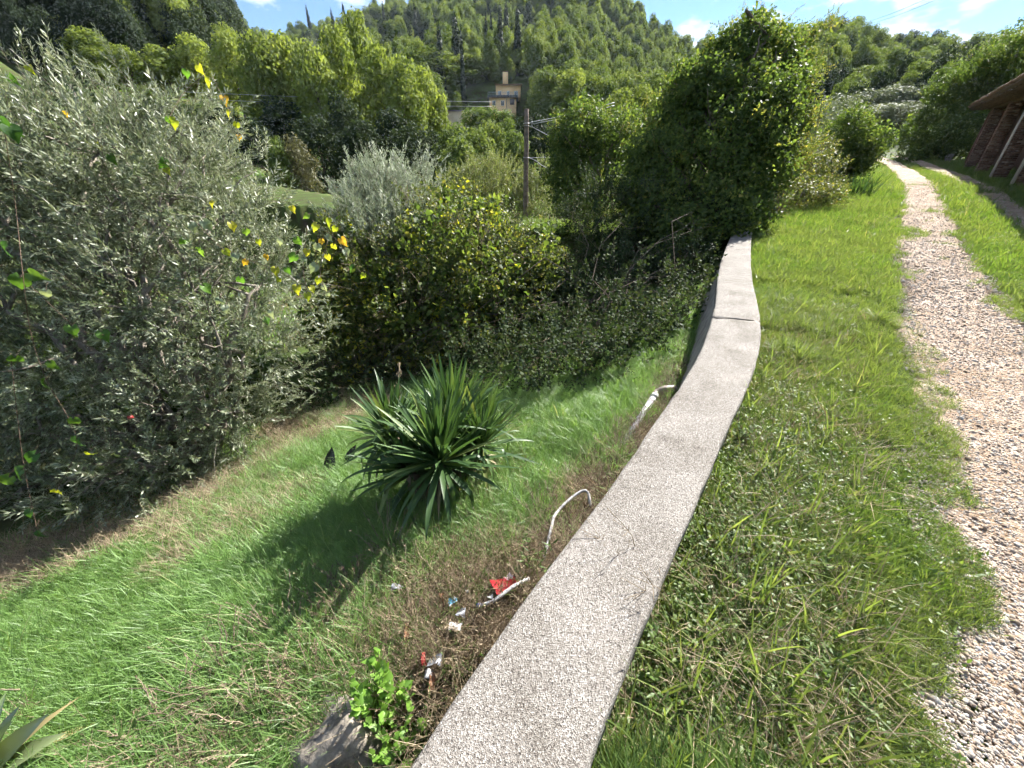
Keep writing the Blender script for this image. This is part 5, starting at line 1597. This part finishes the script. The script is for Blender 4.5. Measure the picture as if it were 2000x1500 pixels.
# hedge below the house
def hedge_box(name, label, us, Y, mat):
    pts = [on_y(u, v, Y) for u, v, r_ in us]
    base = pts[len(pts) // 2].copy(); base[2] = gz(base[0], base[1])
    root = thing(name, label, 'hedge', base)
    V_, T_, A_ = stamp(tw_ivy, *(lambda P, D: (P, D, np.full(len(P), 3.2) * rng.uniform(.7, 1.2, len(P))))(*sample_blobs([(p[0], p[1], p[2], u[2]) for p, u in zip(pts, us)], 1500, .5)))
    mb = MB(); mb.add(V_, T=T_, var=A_); mb.build('foliage', M[mat], root)
    st = MB()
    for p in pts: st.tube(np.array([[p[0], p[1], gz(p[0], p[1]) - .2], p]), [.15, .06], 6)
    st.build('stem', M['bark'], root)


hedge_box('terrace_hedge', 'clipped dark ivy hedge directly below the peach house', [(918, 234, 1.9), (940, 231, 1.9), (962, 232, 1.9), (985, 237, 1.9), (1003, 243, 1.8), (930, 248, 1.8), (955, 252, 2.0), (980, 252, 2.0)], 92, 'ivy')


# cars parked by the outbuilding
def car(label, u, v, Y, paint, rz):
    p = on_y(u, v, Y); g = gz(p[0], p[1])
    p[2] = max(g, p[2] - 1.4)
    root = thing('parked_car', label, 'car', p, 'cars parked by the outbuilding')
    L_, W_ = 4.0, 1.65
    prof = np.array([(-2, .35), (-2, .75), (-1.75, .9), (-1.2, .95), (-.75, 1.4), (.7, 1.42), (1.35, .95), (1.95, .85), (2.0, .35)])
    def side(prof, w, z=0):
        n = len(prof); Vv = np.vstack([np.stack([prof[:, 0], np.full(n, -w), prof[:, 1]], 1), np.stack([prof[:, 0], np.full(n, w), prof[:, 1]], 1)])
        Qd = [(k, (k + 1) % n, n + (k + 1) % n, n + k) for k in range(n)]
        T_ = [(0, k + 1, k) for k in range(1, n - 1)] + [(n, n + k, n + k + 1) for k in range(1, n - 1)]
        return Vv, T_, Qd
    def loc(o):
        o.rotation_euler = (0, 0, rz)
    mb = MB(); Vv, T_, Qd = side(prof, W_ / 2); mb.add(Vv, T=T_, Q=Qd); o = link('body', mb.mesh('body', paint), root); loc(o)
    gp = np.array([(-1.1, .97), (-.72, 1.33), (.66, 1.35), (1.2, .97)])
    mb = MB(); Vv, T_, Qd = side(gp, W_ / 2 + .01); mb.add(Vv, T=T_, Q=Qd); o = link('side_window', mb.mesh('side_window', M['glass']), root); loc(o)
    for wx in (-1.25, 1.25):
        for wy in (-.75, .75):
            mb = MB(); mb.tube(np.array([[wx, wy - .1, .32], [wx, wy + .1, .32]]), .32, 12); o = link('wheel', mb.mesh('wheel', M['cable_dark']), root); loc(o)


car('white parked car half hidden left of the tan outbuilding', 852, 238, 93, M['white'], .5)
car('white parked car partly behind the corner of the tan outbuilding', 868, 238.5, 96.5, M['white'], 1.2)

# ------------------------------------------------------------------ brick shed beside the track
M['brick'] = ramp_mat('brick', [(0, (.10, .058, .044)), (.4, (.165, .09, .065)), (.75, (.22, .13, .095)), (1, (.32, .23, .18))], .92, .1, rnd=0, scale=25, bump=.3)
M['mortar'] = solid('mortar', (.30, .26, .22), .95, .05, noise=.3, scale=9)
M['pale_face'] = solid('pale_brick', (.50, .46, .42), .95, .05, color2=(.33, .26, .22), scale=5, bump=.3)  # paler brick tone for the slab on two pillars
M['timber'] = solid('old_timber', (.12, .085, .06), .9, .1, noise=.4, scale=7)
sh_dir = np.array([S_DIR[0], S_DIR[1]]) / np.hypot(*S_DIR); sh_n = np.array([sh_dir[1], -sh_dir[0]])
SH_L = 3.3


def shed_pt(s, l):
    return sh_dir * s + sh_n * (l + .05)


def shed_ground(s, l=SH_L):
    p = shed_pt(s, l); return gz(p[0], p[1])


sb = shed_pt(29, SH_L + 3)
shed = thing('brick_shed', 'long old brick shed with leaning pillars and a tiled roof on the right', 'shed', (sb[0], sb[1], gz(*sb)))
SROT = math.atan2(sh_dir[1], sh_dir[0])


def eave_z(s): return np.interp(s, [14, 21, 42], [3.62, 3.9, 4.75])


for k, s in enumerate([41.0, 35.0, 29.0, 23.6, 18.5]):
    z0 = shed_ground(s) - .25; z1 = float(eave_z(s)) + .1
    wf, dp = .62, .46        # width along the track, depth
    c = shed_pt(s, SH_L + dp / 2)
    mb = MB(); mb.box((c[0] - wf / 2 + .012, c[1] - dp / 2 + .012, z0), (c[0] + wf / 2 - .012, c[1] + dp / 2 - .012, z1))
    Vv = mb.V[0] - np.append(c, 0); cs, sn = math.cos(SROT), math.sin(SROT)
    Rz = np.array([[cs, -sn, 0], [sn, cs, 0], [0, 0, 1]])
    mb.V[0] = Vv @ Rz.T + np.append(c, 0)
    pil = mb.build('pillar', M['mortar'], shed)
    # brick courses, each brick its own block
    bm_ = MB(); hgt = .068; z = z0; row = 0
    while z < z1 - hgt:
        o_ = (row % 2) * .13
        for face in range(4):
            ln = wf if face < 2 else dp
            x0 = -ln / 2 - (o_ if face < 2 else .13 - o_)
            while x0 < ln / 2 - .02:
                a_, b_ = max(x0 + .006, -ln / 2), min(x0 + .25, ln / 2)
                x0 += .256
                if b_ - a_ < .03: continue
                pr = rng.uniform(-.004, .004)
                q_ = {0: ((a_, -dp / 2 - pr, 0), (b_, -dp / 2 + .05, 0)), 1: ((a_, dp / 2 - .05, 0), (b_, dp / 2 + pr, 0)),
                      2: ((-wf / 2 - pr, a_, 0), (-wf / 2 + .05, b_, 0)), 3: ((wf / 2 - .05, a_, 0), (wf / 2 + pr, b_, 0))}[face]
                lo = np.array(q_[0]); hi = np.array(q_[1]); lo[2] = z + .005; hi[2] = z + hgt - .005
                bm_.box(lo, hi, var=rng.uniform(0, 1))
        z += hgt; row += 1
    Vall = np.vstack(bm_.V); Vall = Vall @ Rz.T + np.append(c, 0)
    bm_.V = [Vall]
    o = bm_.build('brickwork', M['brick'], pil); o['kind'] = 'stuff'
    if k in (2, 3):
        mb = MB(); mb.box((-wf / 2 - .004, -dp / 2 - .02, 0), (wf / 2 + .004, -dp / 2 - .006, z1 - z0 - .4))
        # the face towards the track
        Vv = mb.V[0]; Vv = np.stack([Vv[:, 0], -Vv[:, 1], Vv[:, 2] + z0], 1)
        mb.V[0] = Vv @ Rz.T + np.append(c, 0)
        mb.build('pale_strip', M['pale_face'], pil)
# recessed back wall and low plinth wall
def shed_slab(name, s0, s1, l0, l1, zb, zt, mat, n=12, parent=shed):
    ss = np.linspace(s0, s1, n); mb = MB()
    Vv = []
    for s in ss:
        for l, top in ((l0, 0), (l0, 1), (l1, 1), (l1, 0)):
            p = shed_pt(s, l); zz = zt(s) if top else zb(s)
            Vv.append([p[0], p[1], zz])
    Qd = []
    for i in range(n - 1):
        for q in range(4):
            Qd.append((4 * i + q, 4 * i + (q + 1) % 4, 4 * i + 4 + (q + 1) % 4, 4 * i + 4 + q))
    Qd += [(0, 3, 2, 1), (4 * n - 4, 4 * n - 3, 4 * n - 2, 4 * n - 1)]
    mb.add(Vv, Q=Qd); return mb.build(name, M[mat], parent)


shed_slab('end_wall', 43.3, 43.6, SH_L + .1, SH_L + 1.38, lambda s: shed_ground(s) - .3, lambda s: float(eave_z(s)) + .1, 'brick', 2)
shed_slab('back_wall', 14, 44, SH_L + 1.4, SH_L + 1.7, lambda s: shed_ground(s) - .3, lambda s: float(eave_z(s)) + .2, 'brick')
shed_slab('plinth', 47, 58, SH_L - .75, SH_L - .35, lambda s: shed_ground(s) - .4, lambda s: shed_ground(s) + .55, 'wall')
shed_slab('eave_beam', 14, 43.4, SH_L + .1, SH_L + .35, lambda s: float(eave_z(s)) + .105, lambda s: float(eave_z(s)) + .32, 'timber')
shed_slab('roof_deck', 14, 44, SH_L - .9, SH_L + 4.5, lambda s: float(eave_z(s)) + .33, lambda s: float(eave_z(s)) + .40, 'timber')
m = MB()
for s in np.arange(14.5, 43.5, .8):
    p0 = shed_pt(s, SH_L - .8); p1 = shed_pt(s, SH_L + 2.2)
    z = float(eave_z(s)) + .325
    mbx = np.array([[*p0, z - .1], [*p1, z - .1]])
    m.tube(mbx + np.array([0, 0, .03]), .055, 4)
m.build('rafters', M['timber'], shed)
# curved roof tiles, laid in overlapping rows
m = MB()
th = np.linspace(0, np.pi, 6)
for s in np.arange(14.0, 44.0, .21):
    sagz = .05 * (fbm(np.array([s * .5]), np.array([1.0]), 3)[0] - .47)
    for k in range(3):
        l0 = SH_L - 1.0 + k * .36; l1 = l0 + .44
        z = float(eave_z(s)) + .41 + k * .03 + sagz
        jit = rng.uniform(-.02, .02)
        Vv = []
        for l, w_, dz in ((l0 + jit, .105, .02), (l1 + jit, .085, .0)):
            c = shed_pt(s, l)
            for a in th:
                q_ = c + sh_dir * (w_ * math.cos(a)); Vv.append([q_[0], q_[1], z + dz + .075 * math.sin(a)])
            for a in th:
                q_ = c + sh_dir * ((w_ - .014) * math.cos(a)); Vv.append([q_[0], q_[1], z + dz + .06 * math.sin(a)])
        n6 = 6; Qd = []
        for q in range(n6 - 1):
            Qd += [(q, q + 1, 12 + q + 1, 12 + q), (6 + q + 1, 6 + q, 18 + q, 18 + q + 1), (q, 6 + q, 6 + q + 1, q + 1)]
        m.add(Vv, Q=Qd, var=rng.uniform(0, 1))
o = m.build('roof_tiles', M['rooftile'], shed); o['kind'] = 'stuff'

# ------------------------------------------------------------------ drain pipe and tubes by the wall
M['pvc'] = solid('grey_pvc', (.52, .50, .56), .55, .3, noise=.35, scale=14)
M['pvc_elbow'] = solid('brown_pvc', (.26, .20, .18), .5, .4, noise=.2, scale=8)
M['hose'] = solid('white_hose', (.50, .485, .48), .55, .3, noise=.45, scale=22)
pe = hit(1279, 782); pe[2] += .07; pl = hit(1222, 866); pl[2] += .035
pw = pe + np.array([.20, .06, .02])
pipe = thing('drain_pipe', 'thick grey plastic drain pipe with a brown elbow leaving the wall', 'pipe', pl)
ax = (pl - pe) / np.linalg.norm(pl - pe)
m = MB(); m.tube(np.array([pe + ax * .03, pe + (pl - pe) * .5, pl + ax * .10]), .031, 16); m.build('pipe', M['pvc'], pipe, True)
el = resample([pw, pw + (pe - pw) * .55 + np.array([0, 0, .025]), pe + ax * -.01, pe + ax * .07], .015)
m = MB(); m.tube(el, .034, 16); m.build('elbow', M['pvc_elbow'], pipe, True)
m = MB(); m.tube(np.array([pe + ax * .05, pe + ax * .10]), .037, 16); m.build('collar', M['pvc'], pipe, True)
m = MB(); m.tube(np.array([pw + (pw - pe) * .02, pw + (pe - pw) * .12]), .040, 16); m.build('collar', M['pvc_elbow'], pipe, True)


def ground_tube(name, label, pts, r, mat, cat):
    P = []
    for u, v, lift in pts:
        p = hit(u, v); p[2] += lift; d_ = p - np.array([0, 0, CAMZ])
        P.append(p - d_ / np.linalg.norm(d_) * lift * .6)
    m = MB(); m.tube(resample(P, .01), r, 10)
    return m.build(name, M[mat], None, True, label=label, cat=cat)


ground_tube('bent_tube', 'thin white plastic tube arching out of the dry grass beside the wall', [(1062, 1100, .03), (1075, 1050, .07), (1085, 1020, .08), (1120, 990, .10), (1143, 982, .10), (1152, 1000, .05)], .0095, 'hose', 'tube')
ground_tube('plastic_strip', 'flat white plastic tube lying across the red packet', [(938, 1196, .05), (965, 1188, .06), (1000, 1165, .07), (1032, 1144, .06)], .009, 'hose', 'tube')
M['blue'] = solid('blue_plastic', (.04, .06, .28), .4, .4, noise=.2, scale=30)
p = hit(935, 1196); p[2] += .05
m = MB(); m.tube(np.array([p + [-.012, 0, 0], p + [.014, .004, 0]]), .013, 10)
m.build('bottle_cap', M['blue'], None, label='small dark blue plastic cap at the end of the white strip', cat='cap')


# ------------------------------------------------------------------ litter
def crumple(name, label, u, v, sx, sy, mat, cat, h=.02, seed=0, fold=1.0, rz=0.0, lift=.085):
    """a crumpled sheet: a grid with sharp random folds"""
    rr = np.random.default_rng(seed + 100)
    n = 9
    g = np.linspace(-.5, .5, n); X, Y_ = np.meshgrid(g, g)
    Z = np.zeros_like(X)
    for k in range(6):
        a = rr.uniform(0, 6.28); o_ = rr.uniform(-.3, .3)
        Z += np.abs(X * math.cos(a) + Y_ * math.sin(a) - o_) * rr.uniform(-1, 1) * fold
    Z = (Z - Z.mean()) / (Z.std() + 1e-6) * h
    edge = 1 + .04 * rr.normal(size=X.shape) * (np.maximum(np.abs(X), np.abs(Y_)) > .45)
    sx *= .95; sy *= .95
    P = np.stack([X * sx * edge, Y_ * sy * edge, Z], -1).reshape(-1, 3)
    P = P @ rotm((0, 0, 1), rz).T
    c = hit(u, v); c[2] += lift
    Q = [(i * n + j, i * n + j + 1, (i + 1) * n + j + 1, (i + 1) * n + j) for i in range(n - 1) for j in range(n - 1)]
    top = P + c; bot = top - np.array([0, 0, .0015])
    m = MB(); m.add(top, Q=Q); m.add(bot, Q=[q[::-1] for q in Q])
    return m.build(name, M[mat], None, label=label, cat=cat)


def two_tone(name, c1, c2, scale, thr=.5):
    m, N, L = new_mat(name)
    out = N.new('ShaderNodeOutputMaterial'); pb = N.new('ShaderNodeBsdfPrincipled'); pb.inputs['Roughness'].default_value = .3
    tc = N.new('ShaderNodeTexCoord'); nz = N.new('ShaderNodeTexNoise'); nz.inputs['Scale'].default_value = scale; nz.inputs['Detail'].default_value = 2
    L.new(tc.outputs['Object'], nz.inputs['Vector'])
    rp = ramp(N, [(thr - .03, c1), (thr + .03, c2)], nz.outputs['Fac'], L)
    L.new(rp.outputs[0], pb.inputs['Base Color']); L.new(pb.outputs[0], out.inputs['Surface'])
    return m


M['red_pack'] = two_tone('red_packet', (.30, .02, .025), (.55, .45, .45), 14, .55)
M['blue_pack'] = two_tone('blue_wrapper', (.10, .42, .60), (.75, .75, .75), 30, .5)
M['paper'] = solid('white_paper', (.60, .59, .58), .6, .3, noise=.5, scale=45)
M['foil'] = solid('grey_foil', (.45, .46, .50), .3, .5, .5, noise=.4, scale=25)
M['red_bit'] = solid('red_plastic', (.40, .05, .045), .35, .4, noise=.2, scale=20)
M['brown_leaf'] = solid('dead_leaf', (.22, .11, .06), .7, .2, noise=.4, scale=20)
M['black_flap'] = solid('black_plastic', (.012, .013, .016), .4, .4, noise=.3, scale=10)
crumple('snack_packet', 'red and white crumpled packet in the dry grass by the wall', 985, 1163, .13, .09, 'red_pack', 'packet', .016, 1, rz=.6, lift=.085)
crumple('wrapper', 'small blue and white wrapper on the dry grass', 887, 1196, .045, .035, 'blue_pack', 'litter', .007, 2, rz=.3, lift=.085)
crumple('crumpled_foil', 'crumpled whitish foil below the blue and white wrapper', 892, 1243, .06, .05, 'paper', 'litter', .012, 3, lift=.085)
crumple('plastic_scrap', 'thin grey plastic scrap between the wrapper and the white foil', 902, 1216, .045, .045, 'foil', 'litter', .010, 4, lift=.085)
crumple('plastic_scrap', 'pale plastic scrap at the left end of the dry grass heap', 779, 1166, .055, .045, 'foil', 'litter', .010, 5, lift=.09)
crumple('plastic_scrap', 'white paper scrap beside the green weed near the bottom', 843, 1338, .04, .035, 'paper', 'litter', .010, 6, lift=.085)
crumple('plastic_scrap', 'dark glossy plastic scrap above the lowest white paper scrap', 853, 1312, .06, .05, 'foil', 'litter', .012, 16, lift=.085)
crumple('red_scrap', 'small bright red plastic scrap right of the green weed', 831, 1306, .02, .05, 'red_bit', 'litter', .006, 7, rz=.3, lift=.085)
crumple('white_bit', 'tiny white paper bit above the blue and white wrapper', 914, 1176, .016, .016, 'paper', 'litter', .004, 8, lift=.09)
crumple('white_bit', 'white plastic bit lying under the left end of the white strip', 958, 1186, .03, .02, 'paper', 'litter', .006, 9, lift=.085)
for k, (u, v, a, lab) in enumerate([(800, 1252, .2, 'upright brown dead leaf in the dry grass above the green weed'), (848, 1352, .1, 'brown dead leaf to the right of the green weed'), (735, 1410, 1.2, 'large brown dead leaf under the green weed'),
                                    (868, 1192, .4, 'curled brown dead leaf left of the blue and white wrapper'), (690, 1250, 1.0, 'reddish dead leaf on the slope left of the rock top')]):
    crumple('dead_leaf', lab, u, v, .022, .075, 'brown_leaf', 'leaf', .006, 20 + k, rz=a, lift=.085)
# black flaps in the grass beside the yucca
for (u, v, s_, lab) in ((646, 925, 1.0, 'black curved plastic flap standing in the grass left of the yucca'), (683, 912, .9, 'black plastic flap partly hidden by the left leaves of the yucca')):
    c = hit(u, v); fr = rotm((0, 0, 1), R2.uniform(-.4, .4))
    V_ = []; n = 8
    for k in range(n + 1):
        f = k / n; w = .055 * math.sin(math.pi * (.12 + .86 * f)) ** .6
        for q in (-1, 0, 1):
            V_.append(np.array([q * w + .05 * f * f, -.03 * abs(q) + .10 * f * f, .26 * f * s_ - .02]))
    V_ = np.array(V_) @ fr.T + c
    Q = [(3 * k + q, 3 * k + q + 1, 3 * k + q + 4, 3 * k + q + 3) for k in range(n) for q in (0, 1)]
    m = MB(); m.add(V_, Q=Q); m.add(V_ + np.array([0, .004, 0]), Q=[q[::-1] for q in Q])
    m.build('plastic_flap', M['black_flap'], None, True, label=lab, cat='plastic')
# red scrap caught in the olive
c = at(253, 818, 3.55)
m = MB(); m.tube(np.array([c, c + [.01, 0, .02], c + [.025, 0, .025], c + [.04, .0, .01]]), [.012, .02, .02, .01], 7)
m.build('red_fruit', M['red_bit'], None, True, label='single small red fruit among the lower olive twigs', cat='fruit')


# ------------------------------------------------------------------ stones, weeds, sticks
def rock(name, label, c, size, seed, mat='rockm'):
    import bmesh
    bm = bmesh.new(); bmesh.ops.create_icosphere(bm, subdivisions=4, radius=1.0)
    rr = np.random.default_rng(seed)
    pl_ = [(lambda n_: n_ / np.linalg.norm(n_))(rr.normal(size=3)) for _ in range(14)]; ds = rr.uniform(.62, .95, 14)
    co = np.array([v.co[:] for v in bm.verts])
    for n_, d_ in zip(pl_, ds):
        o_ = co @ n_ - d_; co = co - np.clip(o_, 0, None)[:, None] * n_ * .92
    co = co * (1 + .42 * (fbm(co[:, 0] * 3 + co[:, 2] * 2 + 9, co[:, 1] * 3 - co[:, 2] * 3 + 5, seed, 5) - .47))[:, None] * np.array(size)
    T_ = np.array([[v.index for v in f.verts] for f in bm.faces]); bm.free()
    m = MB(); m.add(co + c, T=T_)
    return m.build(name, M[mat], None, True, label=label, cat='rock')


M['rockm'] = solid('grey_stone', (.36, .31, .25), .95, .1, color2=(.13, .115, .095), scale=15, bump=1.0, detail=10)
c = hit(668, 1440); c[2] -= .12
rock('boulder', 'rough grey boulder breaking out of the bank at the bottom', c, (.25, .20, .29), 21)
c = hit(690, 1280); c[2] -= .03
rock('boulder', 'pale stone behind the green weed, top of the rocky bank', c, (.13, .10, .09), 9)
c = hit(750, 1232); c[2] -= .02
rock('stone', 'small grey stone half sunk in the dry grass heap', c, (.07, .05, .045), 12)
c = hit(1690, 815); c[2] -= .005
rock('stone', 'flat pinkish stone in the verge grass beside the track', c, (.05, .035, .02), 14)
c = hit(1720, 835); c[2] -= .005
rock('stone', 'flat whitish stone just below the pinkish one in the verge', c, (.06, .03, .018), 15)


def leafy_weed(name, label, c, stems, h, tm_leaf, mat, spread, cat='weed', lean=.3):
    root = thing(name, label, cat, c)
    m = MB(); lf = []
    for k in range(stems):
        a = R2.uniform(0, 6.28); b = np.asarray(c) + np.array([math.cos(a), math.sin(a), 0]) * spread * .35 * R2.random() + np.array([0, 0, -.02])
        e = b + np.array([math.cos(a) * spread * R2.uniform(.2, 1), math.sin(a) * spread * R2.uniform(.2, 1), h * R2.uniform(.6, 1.1)])
        P = limb_path(b, e, .08, 7, .04); m.tube(P, np.linspace(.003, .0012, 7), 4, var=-1.0)
        lf.append(P)
    m.build('stem', M[mat], root)
    L_, W_, n_, kind = tm_leaf
    mb = MB()
    for P in lf:
        for i in range(n_):
            f = R2.uniform(.2, 1); q = f * (len(P) - 1); j = min(int(q), len(P) - 2); p = P[j] + (P[j + 1] - P[j]) * (q - j)
            v, t = leaf_verts(kind, L_ * R2.uniform(.5, 1.1), W_ * R2.uniform(.6, 1.1), .25, R2.uniform(-.25, .0))
            Rm = rotm((0, 0, 1), R2.uniform(0, 6.28)) @ rotm((1, 0, 0), -R2.uniform(.7, 1.6))
            mb.add(v @ Rm.T + p, T=t, var=R2.random())
    mb.build('foliage', M[mat], root)
    return root


leafy_weed('green_weed', 'fresh green nettle-like weed growing over the boulder at the bottom', hit(745, 1385), 26, .26, (.042, .034, 9, 'heart'), 'nettle', .13)
leafy_weed('green_weed', 'low fresh green weed below the boulder at the bottom edge', hit(775, 1490), 14, .14, (.038, .03, 8, 'heart'), 'nettle', .12)
leafy_weed('wall_weed', 'spindly weed with narrow leaves reaching over the red packet by the wall', hit(1045, 1120), 7, .24, (.055, .013, 9, 'lance'), 'weed', .14)
for k, (u, v, st, h_, sp_, lab) in enumerate([(760, 1075, 26, .34, .22, 'tall dry weed stalks right below the yucca'), (700, 1165, 22, .24, .2, 'dry seeding weed left of the dry grass heap'), (560, 1260, 34, .26, .26, 'dark dry weed patch on the slope left of the boulder'),
                                               (450, 1340, 34, .24, .28, 'dry weed patch with tiny leaves in the middle of the lower slope'), (520, 1430, 30, .26, .24, 'dry brush beside the boulder at the bottom edge'), (640, 1200, 18, .22, .18, 'small dry weed above the boulder'),
                                               (330, 1440, 26, .22, .26, 'leftmost dry weed patch near the bottom edge'), (1060, 1010, 26, .22, .2, 'brown dry weed tangle around the white tube'), (1200, 890, 24, .2, .18, 'brown dry weed tangle at the lower end of the drain pipe'),
                                               (1330, 690, 22, .24, .16, 'dry weed leaning on the shaded wall face beyond the pipe'), (610, 1350, 22, .22, .16, 'dry weed directly left of the boulder')]):
    c = hit(u, v)
    leafy_weed('dry_weed', lab, c, st, h_, (.016, .006, 9, 'lance'), 'dry_brown' if k % 2 else 'dry', sp_, 'weed')
for k, (u, v, st, h_, sp_, lab) in enumerate([(400, 1400, 24, .14, .25, 'low green weed patch in front of the dry weeds at the bottom left'), (560, 1370, 18, .13, .2, 'low green weed between the dry weeds and the boulder'), (1650, 1390, 9, .10, .12, 'broad pale weed leaves flat in the verge near the track'),
                                               (1390, 1090, 16, .16, .16, 'green weed tuft against the right side of the wall'), (1440, 860, 14, .2, .12, 'tall green weed against the wall in the sunlit verge'), (1250, 1290, 16, .14, .16, 'green weed tuft by the wall near the bottom'), (1560, 1100, 14, .12, .15, 'broad-leaved weed in the middle of the near verge')]):
    leafy_weed('green_weed', lab, hit(u, v), st, h_, (.04, .02, 7, 'ovate'), 'weed', sp_)
for u0, v0, u1, v1, lab in ((0, 1143, 88, 1129, 'pale thin stick lying in the grass at the left edge'), (5, 1367, 60, 1364, 'short pale stick above the strap-leaved plant'), (380, 1345, 460, 1290, 'thin pale stalk lying across the dry weeds')):
    a, b = hit(u0, v0), hit(u1, v1); a[2] += .1; b[2] += .1
    m = MB(); m.tube(limb_path(a, b, .02, 8, .01), .004, 5); m.build('stick', M['dry'], None, label=lab, cat='stick')
# seed-head grass stalks leaning over the coping near the bottom
gs = hit(1250, 1180)
st_root = thing('seed_grass', 'thin wiry grass stalks leaning over the wall top near the bottom', 'grass', gs)
m = MB()
for k in range(7):
    b = gs + np.array([R2.uniform(-.02, .12), R2.uniform(-.06, .1), 0]); e = b + np.array([R2.uniform(-.22, -.02), R2.uniform(-.12, .12), R2.uniform(.2, .36)])
    P = limb_path(b, e, .1, 9, .02); m.tube(P, np.linspace(.0016, .0008, 9), 4, var=.4)
    for j in range(5):
        q = P[-1] + np.array([R2.uniform(-.1, .02), R2.uniform(-.07, .07), R2.uniform(.0, .08)])
        m.tube(limb_path(P[-1], q, .02, 5, .02), .0009, 4, var=.6)
m.build('stalks', M['dry'], st_root)


# ------------------------------------------------------------------ haze over the valley
m_h, N, L = new_mat('thin_haze')
out = N.new('ShaderNodeOutputMaterial'); pv = N.new('ShaderNodeVolumePrincipled')
pv.inputs['Color'].default_value = (.74, .85, .97, 1); pv.inputs['Density'].default_value = .00016; pv.inputs['Anisotropy'].default_value = .0
L.new(pv.outputs[0], out.inputs['Volume'])
mb = MB(); mb.box((-920, -920, float(gzv.min()) - 1.0), (920, 920, 112.0))
hz_o = link('haze', mb.mesh('haze', m_h), kind='stuff')
hz_o['label'] = 'thin pale haze filling the air of the valley'
SC.cycles.volume_bounces = 0
SC.cycles.volume_step_rate = 4.0
